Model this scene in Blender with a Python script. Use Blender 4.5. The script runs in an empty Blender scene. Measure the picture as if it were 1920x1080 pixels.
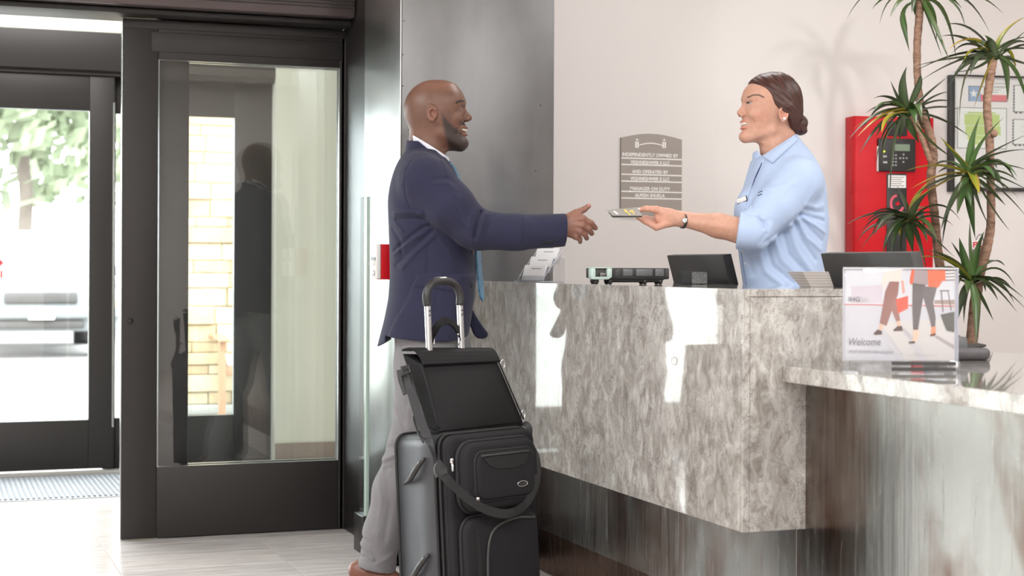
import bpy, bmesh, math, random
import numpy as np
from mathutils import Vector, Matrix, Euler

# ------------------------------------------------------------------ camera, sky, lamps, exposure
SC = bpy.context.scene
COL = SC.collection
TH = math.radians(20.3)          # the room is turned 20.3 degrees against the line of sight
CS, SN = math.cos(TH), math.sin(TH)
FOC = 3000.0                     # focal length in pixels of a 1920 px wide frame
CAMH = 1.1263
HY = 499.3                       # row of the horizon at the middle of the frame
ROLL = math.atan(0.0043)

cam_d = bpy.data.cameras.new('camera')
cam_d.sensor_width = 36.0
cam_d.lens = FOC / 1920 * 36
cam_d.shift_y = -(540 - HY) / 1920
cam_d.dof.use_dof = True
cam_d.dof.focus_distance = 5.35
cam_d.dof.aperture_fstop = 4.0
cam = bpy.data.objects.new('camera', cam_d)
COL.objects.link(cam)
cam.matrix_world = (Matrix.Translation((0, 0, CAMH)) @ Matrix.Rotation(-TH, 4, 'Z')
                    @ Matrix.Rotation(math.pi / 2, 4, 'X') @ Matrix.Rotation(ROLL, 4, 'Z'))
SC.camera = cam

world = bpy.data.worlds.new('sky')
SC.world = world
world.use_nodes = True
bg = world.node_tree.nodes['Background']
bg.inputs[0].default_value = (0.93, 0.97, 1.0, 1)
bg.inputs[1].default_value = 11.5

def lamp(name, kind, loc, target, energy, size=(1, 1), color=(1, 1, 1), portal=False, spot=60, blend=.5):
    d = bpy.data.lights.new(name, kind)
    d.energy = energy
    d.color = color
    if kind == 'AREA':
        d.shape = 'RECTANGLE'; d.size, d.size_y = size
        if portal: d.cycles.is_portal = True
    elif kind == 'SPOT':
        d.shadow_soft_size = size[0]; d.spot_size = math.radians(spot); d.spot_blend = blend
    elif kind == 'SUN':
        d.angle = size[0]
    o = bpy.data.objects.new(name, d); COL.objects.link(o)
    o.location = loc
    o.rotation_euler = (Vector(target) - Vector(loc)).to_track_quat('-Z', 'Y').to_euler()
    return o

CEIL = 3.1
for x, y, e in ((-1.6, -1.6, 70), (1.0, -1.6, 80), (3.8, -1.6, 70), (-1.6, 1.4, 80), (1.0, 1.4, 66), (3.7, 1.4, 80), (-.9, 4.2, 70), (4.6, 4.0, 25)):
    lamp('ceiling_lamp', 'AREA', (x, y, CEIL - .03), (x, y, 0), e, (1.6, 0.9), (.985, .995, 1.0))
lamp('wall_fill_light', 'AREA', (2.95, 5.5, CEIL - .03), (2.95, 5.5, 0), 17, (1.0, .6), (1.0, .99, .98))  # added fill, brightens the wall behind the counter
lamp('photo_lamp', 'SPOT', (2.6, 2.4, 2.25), (3.95, 5.6, 2.0), 150, (.05,), (1.0, .99, .97), spot=30, blend=.6)
lamp('vestibule_lamp', 'AREA', (.5, 7.8, CEIL - .03), (.5, 7.8, 0), 60, (1.2, .9), (1.0, 1.0, .98))
lamp('entrance_portal', 'AREA', (-.7, 9.05, 1.3), (-.7, 0, 1.3), 1, (5.4, 2.4), portal=True)

vs = SC.view_settings
SC.display_settings.display_device = 'sRGB'
vs.view_transform = 'Standard'; vs.look = 'None'; vs.gamma = 1.0; vs.use_curve_mapping = False
vs.exposure = 0.10
SC.cycles.use_denoising = True
SC.cycles.max_bounces = 8
SC.cycles.transparent_max_bounces = 48
SC.cycles.caustics_reflective = False
SC.cycles.caustics_refractive = False
SC.cycles.sample_clamp_indirect = 8

# ------------------------------------------------------------------ survey helpers: a measured image point -> a point in the room
def ray(px, py):
    dx, dy = px - 960, py - HY
    X = dx * math.cos(ROLL) - dy * math.sin(ROLL)
    Y = dx * math.sin(ROLL) + dy * math.cos(ROLL)
    return X / FOC, -Y / FOC
def camw(l, d, z): return Vector((l * CS + d * SN, -l * SN + d * CS, z))
def at(px, py, d):
    l, z = ray(px, py); return camw(l * d, d, CAMH + z * d)
def rayw(px, py):
    l, z = ray(px, py); return Vector((l * CS + SN, -l * SN + CS, z))
def onX(px, py, X): r = rayw(px, py); t = X / r.x; return Vector((X, r.y * t, CAMH + r.z * t))
def onY(px, py, Y): r = rayw(px, py); t = Y / r.y; return Vector((r.x * t, Y, CAMH + r.z * t))
def onZ(px, py, Z): r = rayw(px, py); t = (Z - CAMH) / r.z; return Vector((r.x * t, r.y * t, Z))
def onP(px, py, p0, n):
    r = rayw(px, py); o = Vector((0, 0, CAMH)); t = (Vector(p0) - o).dot(n) / r.dot(n); return o + r * t

# ------------------------------------------------------------------ object helpers
def tag(o, label=None, cat=None, group=None, kind=None):
    if label: o['label'] = label
    if cat: o['category'] = cat
    if group: o['group'] = group
    if kind: o['kind'] = kind
    return o
def thing(name, label, cat, loc=(0, 0, 0), rz=0, group=None):
    o = bpy.data.objects.new(name, None); COL.objects.link(o)
    o.location = loc; o.rotation_euler = (0, 0, rz); o.empty_display_size = .05
    return tag(o, label, cat, group)
def mw(o):
    m = Matrix.Translation(o.location) @ o.rotation_euler.to_matrix().to_4x4()
    return mw(o.parent) @ m if o.parent else m

class MB:
    """collects shapes into one mesh"""
    def __init__(s): s.v = []; s.f = []; s.fm = []; s.sm = []; s.uv = None
    def add(s, vs_, fs, M=None, mi=0, smooth=False):
        b = len(s.v)
        for v in vs_:
            v = Vector(v)
            s.v.append(M @ v if M is not None else v)
        for f in fs:
            s.f.append([b + i for i in f]); s.fm.append(mi); s.sm.append(smooth)
        return s
    def addbm(s, bm, M=None, mi=0, smooth=False):
        bm.verts.index_update()
        vs_ = [v.co.copy() for v in bm.verts]; fs = [[v.index for v in f.verts] for f in bm.faces]
        bm.free(); return s.add(vs_, fs, M, mi, smooth)
    def box(s, lo, hi, bev=0, M=None, mi=0, seg=2):
        lo, hi = Vector(lo), Vector(hi)
        lo2 = Vector(map(min, lo, hi)); hi2 = Vector(map(max, lo, hi))
        bm = bmesh.new(); bmesh.ops.create_cube(bm, size=1)
        for v in bm.verts:
            v.co = Vector([lo2[i] + (v.co[i] + .5) * (hi2[i] - lo2[i]) for i in range(3)])
        if bev: bmesh.ops.bevel(bm, geom=bm.edges[:], offset=bev, segments=seg, profile=.5, affect='EDGES')
        return s.addbm(bm, M, mi, bool(bev) and seg > 1)
    def hexa(s, c8, bev=0, M=None, mi=0, seg=2):
        """eight corners: bottom ring (4) then top ring (4)"""
        bm = bmesh.new(); v = [bm.verts.new(Vector(c)) for c in c8]
        for f in ((3, 2, 1, 0), (4, 5, 6, 7), (0, 1, 5, 4), (1, 2, 6, 5), (2, 3, 7, 6), (3, 0, 4, 7)): bm.faces.new([v[i] for i in f])
        bmesh.ops.recalc_face_normals(bm, faces=bm.faces[:])
        if bev: bmesh.ops.bevel(bm, geom=bm.edges[:], offset=bev, segments=seg, profile=.5, affect='EDGES')
        return s.addbm(bm, M, mi, bool(bev) and seg > 1)
    def prism(s, pts, dirv, M=None, mi=0, bev=0):
        """closed outline (3-D points) pushed along dirv"""
        bm = bmesh.new(); dirv = Vector(dirv)
        a = [bm.verts.new(Vector(p)) for p in pts]; b = [bm.verts.new(Vector(p) + dirv) for p in pts]; n = len(a)
        bm.faces.new(a); bm.faces.new(b[::-1])
        for i in range(n): bm.faces.new((a[i], b[i], b[(i + 1) % n], a[(i + 1) % n]))
        bmesh.ops.recalc_face_normals(bm, faces=bm.faces[:])
        if bev: bmesh.ops.bevel(bm, geom=bm.edges[:], offset=bev, segments=2, profile=.5, affect='EDGES')
        return s.addbm(bm, M, mi)
    def lathe(s, prof, n=20, M=None, mi=0):
        """profile of (radius, height) turned about z"""
        vs_, fs = [], []
        for r, z in prof:
            for k in range(n):
                a = 2 * math.pi * k / n; vs_.append((r * math.cos(a), r * math.sin(a), z))
        for i in range(len(prof) - 1):
            for k in range(n):
                k2 = (k + 1) % n; fs.append((i * n + k, i * n + k2, (i + 1) * n + k2, (i + 1) * n + k))
        fs.append([k for k in range(n)][::-1]); fs.append([(len(prof) - 1) * n + k for k in range(n)])
        return s.add(vs_, fs, M, mi, True)
    def cyl(s, a, b, r, r2=None, n=16, mi=0):
        a, b = Vector(a), Vector(b); q = (b - a).to_track_quat('Z', 'Y').to_matrix().to_4x4()
        return s.lathe([(r, 0), (r if r2 is None else r2, (b - a).length)], n, Matrix.Translation(a) @ q, mi)
    def tube(s, pts, r, n=8, mi=0, closed=False):
        pts = [Vector(p) for p in pts]; rs = r if isinstance(r, (list, tuple)) else [r] * len(pts)
        vs_, fs = [], []; N = len(pts); up = None
        for i, p in enumerate(pts):
            t = (pts[(i + 1) % N if closed else min(i + 1, N - 1)] - pts[(i - 1) % N if closed else max(i - 1, 0)]).normalized()
            if up is None: up = t.orthogonal()
            up = (up - t * up.dot(t)).normalized(); w = t.cross(up)
            for k in range(n):
                a = 2 * math.pi * k / n; vs_.append(p + (up * math.cos(a) + w * math.sin(a)) * rs[i])
        for i in range(N if closed else N - 1):
            j = (i + 1) % N
            for k in range(n):
                k2 = (k + 1) % n; fs.append((i * n + k, i * n + k2, j * n + k2, j * n + k))
        if not closed: fs.append(list(range(n))[::-1]); fs.append([(N - 1) * n + k for k in range(n)])
        return s.add(vs_, fs, None, mi, True)
    def ribbon(s, pts, nrm, w, t, mi=0):
        """flat strap through pts; nrm = face normal(s); w = width(s), t = thickness"""
        pts = [Vector(p) for p in pts]; N = len(pts)
        ns = [Vector(x) for x in nrm] if isinstance(nrm, list) else [Vector(nrm)] * N
        ws = w if isinstance(w, (list, tuple)) else [w] * N
        vs_, fs = [], []
        for i, p in enumerate(pts):
            tg = (pts[min(i + 1, N - 1)] - pts[max(i - 1, 0)]).normalized()
            n_ = (ns[i] - tg * ns[i].dot(tg)).normalized(); b = tg.cross(n_)
            for sx, sy in ((-1, -1), (1, -1), (1, 1), (-1, 1)): vs_.append(p + b * sx * ws[i] / 2 + n_ * sy * t / 2)
        for i in range(N - 1):
            for k in range(4):
                k2 = (k + 1) % 4; fs.append((i * 4 + k, i * 4 + k2, i * 4 + 4 + k2, i * 4 + 4 + k))
        fs.append((3, 2, 1, 0)); e = (N - 1) * 4; fs.append((e, e + 1, e + 2, e + 3))
        return s.add(vs_, fs, None, mi, False)
    def ball(s, c, r, n=12, M=None, mi=0):
        bm = bmesh.new(); bmesh.ops.create_uvsphere(bm, u_segments=n * 2, v_segments=n, radius=1)
        r = r if isinstance(r, (tuple, list)) else (r, r, r)
        for v in bm.verts: v.co = Vector([v.co[i] * r[i] + c[i] for i in range(3)])
        return s.addbm(bm, M, mi, True)
    def mesh(s, name):
        me = bpy.data.meshes.new(name); me.from_pydata([tuple(v) for v in s.v], [], s.f)
        me.polygons.foreach_set('material_index', s.fm); me.polygons.foreach_set('use_smooth', s.sm)
        me.update(); return me
    def put(s, name, mats, parent=None, label=None, cat=None, group=None, kind=None, local=False):
        me = s.mesh(name)
        for m in (mats if isinstance(mats, (list, tuple)) else [mats]): me.materials.append(m)
        return link(name, me, parent, label, cat, group, kind, local)

def link(name, me, parent=None, label=None, cat=None, group=None, kind=None, local=False):
    o = bpy.data.objects.new(name, me); COL.objects.link(o)
    if parent is not None:
        if not local: me.transform(mw(parent).inverted())
        o.parent = parent
    elif not local:
        # origin at the base of the thing
        co = np.empty(len(me.vertices) * 3); me.vertices.foreach_get('co', co); co = co.reshape(-1, 3)
        lo, hi = co.min(0), co.max(0); b = Vector(((lo[0] + hi[0]) / 2, (lo[1] + hi[1]) / 2, lo[2]))
        me.transform(Matrix.Translation(-b)); o.location = b
    return tag(o, label, cat, group, kind)

def spline(pts, n=8):
    """Catmull-Rom through pts"""
    P = [Vector(p) for p in pts]; P = [P[0] * 2 - P[1]] + P + [P[-1] * 2 - P[-2]]; out = []
    for i in range(1, len(P) - 2):
        for k in range(n):
            t = k / n; a, b, c, d = P[i - 1:i + 3]
            out.append(.5 * ((2 * b) + (c - a) * t + (2 * a - 5 * b + 4 * c - d) * t * t + (3 * b - a - 3 * c + d) * t ** 3))
    return out + [P[-2]]

def text(name, body, M, h, mat, parent=None, depth=.0006, align='CENTER', shear=0, sx=1.0, bold=0.0):
    """lettering as a thin mesh in the xy plane of M; h = capital height"""
    c = bpy.data.curves.new('txt', 'FONT'); c.body = body; c.size = h / .69; c.extrude = depth; c.align_x = align; c.align_y = 'CENTER'
    c.shear = shear; c.offset = bold; c.resolution_u = 3
    o = bpy.data.objects.new('txt', c); COL.objects.link(o)
    dg = bpy.context.evaluated_depsgraph_get()
    me = bpy.data.meshes.new_from_object(o.evaluated_get(dg)); bpy.data.objects.remove(o); bpy.data.curves.remove(c)
    me.name = name; me.materials.clear(); me.materials.append(mat)
    me.transform(M @ Matrix.Diagonal((sx, 1, 1, 1)))
    return link(name, me, parent)

# ------------------------------------------------------------------ materials
def srgb(r, g, b):
    f = lambda c: ((c / 255 + .055) / 1.055) ** 2.4 if c > 10 else c / 255 / 12.92
    return (f(r), f(g), f(b), 1)
class NT:
    def __init__(s, name):
        s.m = bpy.data.materials.new(name); s.m.use_nodes = True; s.t = s.m.node_tree; s.n = s.t.nodes; s.l = s.t.links
        s.b = s.n['Principled BSDF']; s.out = s.n['Material Output']
    def node(s, typ, **kw):
        n = s.n.new(typ)
        for k, v in kw.items():
            if k.startswith('i_'): n.inputs[k[2:].replace('_', ' ')].default_value = v
            else: setattr(n, k, v)
        return n
    def ramp(s, fac, stops, interp='LINEAR'):
        r = s.n.new('ShaderNodeValToRGB'); r.color_ramp.interpolation = interp; e = r.color_ramp.elements
        while len(e) < len(stops): e.new(.5)
        for x, (p, c) in zip(e, stops): x.position = p; x.color = c
        s.l.new(fac, r.inputs[0]); return r.outputs[0]
    def mix(s, fac, a, b, mode='MIX'):
        n = s.n.new('ShaderNodeMix'); n.data_type = 'RGBA'; n.blend_type = mode
        for sock, val in ((n.inputs[0], fac), (n.inputs[6], a), (n.inputs[7], b)):
            if hasattr(val, 'links'): s.l.new(val, sock)
            else: sock.default_value = val
        return n.outputs[2]
    def coord(s, kind='Object', scale=(1, 1, 1), rot=(0, 0, 0)):
        c = s.n.new('ShaderNodeTexCoord'); m = s.n.new('ShaderNodeMapping')
        m.inputs['Scale'].default_value = scale; m.inputs['Rotation'].default_value = rot
        s.l.new(c.outputs[kind], m.inputs[0]); return m.outputs[0]
    def noise(s, vec, scale, detail=3, rough=.5, dist=0):
        n = s.node('ShaderNodeTexNoise', i_Scale=scale, i_Detail=detail, i_Roughness=rough, i_Distortion=dist)
        s.l.new(vec, n.inputs['Vector']); return n.outputs['Fac']
    def vor(s, vec, scale, feature='F1', out='Distance'):
        n = s.node('ShaderNodeTexVoronoi', i_Scale=scale, feature=feature); s.l.new(vec, n.inputs['Vector']); return n.outputs[out]
    def bump(s, h, strength=.2, dist=.01):
        b = s.node('ShaderNodeBump', i_Strength=strength, i_Distance=dist); s.l.new(h, b.inputs['Height']); s.l.new(b.outputs[0], s.b.inputs['Normal'])
    def set(s, col=None, rough=None, metal=None, **kw):
        if col is not None:
            if hasattr(col, 'links'): s.l.new(col, s.b.inputs['Base Color'])
            else: s.b.inputs['Base Color'].default_value = col
        if rough is not None:
            if hasattr(rough, 'links'): s.l.new(rough, s.b.inputs['Roughness'])
            else: s.b.inputs['Roughness'].default_value = rough
        if metal is not None: s.b.inputs['Metallic'].default_value = metal
        for k, v in kw.items(): s.b.inputs[k.replace('_', ' ')].default_value = v
        return s
def plain(name, col, rough=.5, metal=0, var=.08, vscale=6, bump=0, bscale=200, **kw):
    t = NT(name); v = t.coord()
    c = t.ramp(t.noise(v, vscale, 3), [(.3, tuple(x * (1 - var) for x in col[:3]) + (1,)), (.7, tuple(min(1, x * (1 + var)) for x in col[:3]) + (1,))])
    t.set(c, rough, metal, **kw)
    if bump: t.bump(t.noise(v, bscale, 2), bump, .002)
    return t.m
def glass(name, tint=(.97, .985, .98, 1), ior=1.5, rough=0.0, refl=1.0):
    """thin architectural pane: clear transmission plus Fresnel reflection"""
    t = NT(name); t.n.remove(t.b)
    tr = t.node('ShaderNodeBsdfTransparent'); tr.inputs[0].default_value = tint
    gl = t.node('ShaderNodeBsdfGlossy'); gl.inputs['Roughness'].default_value = rough; gl.inputs[0].default_value = (refl, refl, refl, 1)
    lw = t.node('ShaderNodeLayerWeight', i_Blend=.5); pw_ = t.node('ShaderNodeMath', operation='POWER'); pw_.inputs[1].default_value = 5; t.l.new(lw.outputs['Facing'], pw_.inputs[0])
    fr = t.node('ShaderNodeMapRange'); t.l.new(pw_.outputs[0], fr.inputs[0]); fr.inputs[3].default_value = ((ior - 1) / (ior + 1)) ** 2; fr.inputs[4].default_value = 1; mx = t.node('ShaderNodeMixShader')
    t.l.new(fr.outputs[0], mx.inputs[0]); t.l.new(tr.outputs[0], mx.inputs[1]); t.l.new(gl.outputs[0], mx.inputs[2]); t.l.new(mx.outputs[0], t.out.inputs[0])
    return t.m
def brushed(name, col, rough, axis, var=.12, streak=60, metal=1.0, blotch=3.0, rvar=.1):
    """metal sheet with grain; axis = scale vector that stretches the grain"""
    t = NT(name); v = t.coord(scale=axis); v2 = t.coord()
    s_ = t.noise(v, streak, 4, .6); b_ = t.noise(v2, blotch, 4, .55, 1.0)
    f = t.mix(.5, s_, b_)
    c = t.ramp(f, [(.3, tuple(x * (1 - var) for x in col[:3]) + (1,)), (.7, tuple(min(1, x * (1 + var)) for x in col[:3]) + (1,))])
    r = t.node('ShaderNodeMapRange'); t.l.new(f, r.inputs[0]); r.inputs[3].default_value = rough - rvar; r.inputs[4].default_value = rough + rvar
    t.set(c, r.outputs[0], metal); t.bump(s_, .06, .003); return t.m
def cloth(name, col, rough=.85, scale=900, bump=.25, var=.1, sheen=.15):
    t = NT(name); v = t.coord(); w1 = t.node('ShaderNodeTexWave', i_Scale=scale / 6, bands_direction='DIAGONAL'); t.l.new(v, w1.inputs[0])
    n = t.noise(v, scale, 2); f = t.mix(.5, w1.outputs['Fac'], n)
    big = t.noise(v, 5, 3)
    c = t.ramp(t.mix(.4, big, f), [(.2, tuple(x * (1 - var) for x in col[:3]) + (1,)), (.8, tuple(min(1, x * (1 + var)) for x in col[:3]) + (1,))])
    t.set(c, rough, 0, Sheen_Weight=sheen); t.bump(f, bump, .0008); return t.m
def vcol(name, rough=.5, sss=0.0, bumps=(), spec=.5, **kw):
    """colour painted per vertex"""
    t = NT(name); a = t.node('ShaderNodeAttribute', attribute_name='Col'); v = t.coord()
    c = t.mix(t.ramp(t.noise(v, 90, 3), [(.3, (0, 0, 0, 1)), (.7, (.12, .12, .12, 1))]), a.outputs['Color'], (0, 0, 0, 1))
    t.set(c, rough, 0, **kw)
    t.b.inputs['Specular IOR Level'].default_value = spec
    if sss:
        t.b.inputs['Subsurface Weight'].default_value = sss; t.b.inputs['Subsurface Radius'].default_value = (.012, .005, .003); t.b.inputs['Subsurface Scale'].default_value = .6
    for sc, st in bumps: t.bump(t.noise(v, sc, 3), st, .001)
    return t.m
# ------------------------------------------------------------------ material palette
M = {}
M['cream'] = plain('cream wall paint', srgb(222, 217, 214), .75, var=.015, vscale=2, bump=.04, bscale=160)
M['vest'] = plain('vestibule paint', srgb(205, 204, 192), .75, var=.015, vscale=2, bump=.04, bscale=160)
M['ceil'] = plain('ceiling white', srgb(226, 222, 216), .85, var=.01)
M['bronze'] = plain('dark bronze door metal', srgb(46, 43, 42), .48, .1, var=.04, vscale=3, bump=.02, bscale=300, Specular_IOR_Level=.35)
M['bronze2'] = plain('brown header metal', srgb(92, 82, 82), .3, .35, var=.05, vscale=4)
M['blackm'] = plain('black trim', srgb(38, 35, 34), .35, .1, var=.08)
M['bead'] = plain('bright glazing bead', srgb(196, 200, 198), .25, .8, var=.03)
M['steel'] = brushed('brushed steel panel', srgb(120, 120, 120), .36, (1, 1, .25), var=.15, streak=12, blotch=2.6, rvar=.08)
M['steel2'] = brushed('bright steel panel', srgb(206, 206, 204), .3, (1, 1, .2), var=.06, streak=30, blotch=3, rvar=.06)
def patina(name, c0, c1, rough):
    t = NT(name); v = t.coord(scale=(1, 5, .3)); g_ = t.noise(v, 9, 5, .6, .6); pt = t.noise(t.coord(scale=(1, 1.6, .8)), 1.7, 4, .55, .8)
    f = t.mix(.18, pt, g_); t.set(t.ramp(f, [(.36, c0), (.56, c1)]), None, 1.0)
    r = t.node('ShaderNodeMapRange'); t.l.new(g_, r.inputs[0]); r.inputs[3].default_value = rough - .08; r.inputs[4].default_value = rough + .10; t.l.new(r.outputs[0], t.b.inputs['Roughness'])
    t.bump(t.noise(t.coord(scale=(1, 7, .25)), 5, 3), .14, .004); return t.m
M['basemetal'] = patina('patinated base metal', srgb(96, 72, 58), srgb(146, 143, 138), .24)
M['kick'] = patina('brown kick metal', srgb(80, 54, 40), srgb(98, 74, 60), .26)
M['glass'] = glass('door glass')
M['glass2'] = glass('acrylic', (.96, .965, .975, 1), 1.49)
M['glassedge'] = plain('green glass edge', srgb(186, 206, 196), .2, 0, var=.05, Emission_Strength=0)
M['black'] = plain('black plastic', srgb(38, 37, 37), .42, var=.05)
M['dark'] = plain('charcoal plastic', srgb(62, 60, 59), .45, var=.05)
M['white'] = plain('white print', srgb(236, 234, 232), .6, var=.01)
M['chrome'] = plain('chrome', srgb(222, 222, 224), .16, 1, var=.02)
M['red'] = plain('red enamel', srgb(198, 20, 32), .42, var=.05, Specular_IOR_Level=.25)
M['outwhite'] = plain('pale concrete', srgb(160, 158, 154), .9, var=.05, vscale=1.2)

def stone_mat(name, light=1.0):
    t = NT(name); v = t.coord(scale=(1, 1, .6)); d = t.node('ShaderNodeTexNoise', i_Scale=7, i_Detail=4, i_Roughness=.6); t.l.new(v, d.inputs['Vector'])
    mx = t.node('ShaderNodeMix', data_type='VECTOR'); mx.inputs[0].default_value = .10
    t.l.new(v, mx.inputs[4]); t.l.new(d.outputs['Color'], mx.inputs[5]); w = mx.outputs[1]
    k = lambda r, g, b: tuple(min(1, x * light) for x in srgb(r, g, b)[:3]) + (1,)
    cells = t.vor(w, 42, 'SMOOTH_F1', 'Color')
    base = t.ramp(t.noise(w, 24, 7, .66, 1.4), [(.30, k(128, 123, 116)), (.44, k(157, 153, 146)), (.55, k(180, 177, 171)), (.70, k(207, 205, 200))])
    c1 = t.mix(.30, base, t.ramp(cells, [(.2, k(120, 110, 104)), (.8, k(226, 222, 218))]))
    veins = t.ramp(t.noise(w, 9, 5, .6, 2.2), [(.485, (0, 0, 0, 1)), (.50, (1, 1, 1, 1)), (.515, (0, 0, 0, 1))])
    c2 = t.mix(t.mix(.55, (0, 0, 0, 1), veins), c1, k(104, 92, 88))
    sp = t.ramp(t.vor(v, 190, 'F1'), [(.14, (1, 1, 1, 1)), (.24, (0, 0, 0, 1))])
    sp2 = t.ramp(t.noise(v, 11, 3), [(.42, (0, 0, 0, 1)), (.60, (1, 1, 1, 1))])
    c3 = t.mix(t.mix(1, sp, sp2, 'MULTIPLY'), c2, k(76, 70, 66))
    t.set(c3, .06, 0); t.b.inputs['Specular IOR Level'].default_value = .62
    t.b.inputs['Coat Weight'].default_value = .6; t.b.inputs['Coat Roughness'].default_value = .02
    return t.m
M['stone'] = stone_mat('polished granite', 1.0)
M['stone2'] = stone_mat('polished granite light', 1.0)

def tile_mat():
    t = NT('wood look tile'); v = t.coord(scale=(1.3, 9, 1)); oi = t.node('ShaderNodeObjectInfo')
    add = t.node('ShaderNodeVectorMath', operation='ADD'); t.l.new(v, add.inputs[0])
    sc = t.node('ShaderNodeVectorMath', operation='SCALE'); sc.inputs['Scale'].default_value = 37
    cmb = t.node('ShaderNodeCombineXYZ'); t.l.new(oi.outputs['Random'], cmb.inputs[0]); t.l.new(oi.outputs['Random'], cmb.inputs[1]); t.l.new(cmb.outputs[0], sc.inputs[0]); t.l.new(sc.outputs[0], add.inputs[1])
    c = t.ramp(t.noise(add.outputs[0], 3.5, 5, .6, .4), [(.28, srgb(194, 187, 183)), (.5, srgb(214, 208, 205)), (.72, srgb(228, 224, 221))])
    rn = t.ramp(oi.outputs['Random'], [(0, (.92, .92, .92, 1)), (1, (1.04, 1.03, 1.02, 1))])
    t.set(t.mix(1, c, rn, 'MULTIPLY'), .22); return t.m
M['tile'] = tile_mat()
M['grout'] = plain('grout', srgb(206, 196, 190), .9, var=.03)

# ------------------------------------------------------------------ the room
Y0, YC, YD, YO = 3.638, 5.82, 6.665, 8.84         # counter end, steel column face, inner doors, outer doors
XF, XK, XB = 1.978, 2.485, 2.163                  # counter front, counter back, recessed base

def S(name, mb, mats, parent=None, **kw):
    o = mb.put(name, mats, parent, **kw)
    if parent is None: o['kind'] = 'structure'
    return o
floor = S('floor', MB().box((-4.2, -4.2, -.12), (7.2, 9.05, -.004)), M['grout'])
tile = MB().box((-.309, -.13675, -.0035), (.309, .13675, 0), .0012, seg=1).mesh('tile'); tile.materials.append(M['tile'])
for i in range(-6, 4):
    for j in range(-15, 11):
        x, y = .69 + .622 * (i + .5), 6.0 + .2765 * (j + .5)
        if x < XB and not (x > 1.75 and y > 5.8):
            o = bpy.data.objects.new('tile', tile); COL.objects.link(o); o.parent = floor; o.location = Vector((x, y, 0)) - floor.location
S('ceiling', MB().box((-4.2, -4.2, CEIL), (7.2, 9.0, CEIL + .1)), M['ceil'])
S('wall_left', MB().box((-3.7, -4.2, 0), (-3.5, 6.7, CEIL)), M['cream'])
S('wall_front', MB().box((-4.2, -4.2, 0), (7.2, -4.0, CEIL)), M['cream'])
# wall behind the desk: straight part with the plaque, then a part set at an angle
XCN = 3.493; WB = 6.70; WD = Vector((math.cos(math.radians(-8.4)), math.sin(math.radians(-8.4)), 0)); WN = Vector((WD.y, -WD.x, 0))
S('wall_back', MB().box((1.75, WB, 0), (XCN, WB + .15, CEIL)), M['cream'])
pA = Vector((XCN, WB, 0)); pB = pA + WD * 3.4
S('wall_right', MB().prism([pA, pB, pB - WN * .15, pA - WN * .15], (0, 0, CEIL)).box((pB.x, -4.2, 0), (pB.x + .15, pB.y + .1, CEIL)), M['cream'])
S('baseboard_back', MB().box((2.34, WB - .012, 0), (XCN, WB, .1)), M['blackm'])

# steel-clad column
XC0, XC1 = 1.70, 2.325
col = S('column', MB().box((XC0 + .004, YC + .004, 0), (XC1 - .004, WB, CEIL)), M['blackm'])
S('steel_panel', MB().box((XC0 + .006, YC, .0), (XC1, YC + .004, CEIL), .001), M['steel'], col)
S('steel_panel', MB().box((XC0, YC + .002, 0), (XC0 + .004, 6.34, CEIL), .001), M['steel2'], col)
S('steel_panel', MB().box((XC1 - .004, YC + .005, 0), (XC1, WB, CEIL), .001), M['steel'], col)
for x, y in ((753, 41), (752, 104), (752, 163), (764, 245), (763, 277), (1011, 197), (1003, 320)):
    p = onY(x, y, YC); S('screw', MB().cyl(p + Vector((0, .001, 0)), p - Vector((0, .0015, 0)), .0028, n=8), M['blackm'], col)
S('baseboard_column', MB().box((XC0 - .05, YC - .05, 0), (XC1, YC, .118), .004).box((XC0 - .05, YC - .05, 0), (XC0, 6.29, .118), .004)
  .box((XC0 - .028, YC - .028, .118), (XC1, YC, .145), .004).box((XC0 - .028, YC - .028, .118), (XC0, 6.29, .145), .004), M['blackm'])
S('door_jamb', MB().box((1.712, 6.345, 0), (1.9, 6.6, CEIL)), plain('matte black', srgb(28, 26, 26), .8, Specular_IOR_Level=.15))

# ------------------------------------------------------------------ inner entrance: header, sliding panel (open), fixed panel behind it
h1 = onY(0, 1, 6.50).z; h2 = onY(224, 14.6, 6.50).z; zh = (h1 + h2) / 2
S('trim_1', MB().box((-3.5, 6.50, zh), (1.70, 6.80, CEIL), .004), M['bronze2'])
mb = MB()
for k in range(3): mb.box((-3.5, 6.494, zh + .035 + .014 * k), (1.70, 6.502, zh + .039 + .014 * k))
S('trim_2', mb, M['bronze'])
S('trim_3', MB().box((-3.5, 6.56, 2.137), (1.70, 6.80, zh - .004), .003).box((-3.5, 6.60, zh - .004), (1.7, 6.8, zh)), M['bronze'])
S('wall_entrance', MB().box((-3.5, 6.56, 0), (-3.3, 6.80, 2.14)), M['cream'])
wg = thing('added_window_1', None, None, (-1.95, 6.66, 0)); wg['kind'] = 'structure'  # added unseen glazing, lets more daylight onto the lobby floor
for x in (-3.27, -1.97, -.65): MB().box((x - .03, 6.63, 0), (x + .03, 6.70, 2.137), .003).put('mullion', M['bronze'], wg)
for x in (-3.24, -1.94):
    MB().box((x, 6.63, 0), (x + 1.26, 6.70, .10), .003).put('sill', M['bronze'], wg); MB().box((x, 6.663, .1), (x + 1.26, 6.669, 2.137)).put('pane', M['glass'], wg)
wg = thing('added_window_2', None, None, (-2.2, YO, 0)); wg['kind'] = 'structure'  # added unseen outer glazing, passes that daylight into the vestibule
for x in (-3.57, -2.2, -.83): MB().box((x - .03, YO + .02, 0), (x + .03, YO + .09, 2.372), .003).put('mullion', M['bronze'], wg)
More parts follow.
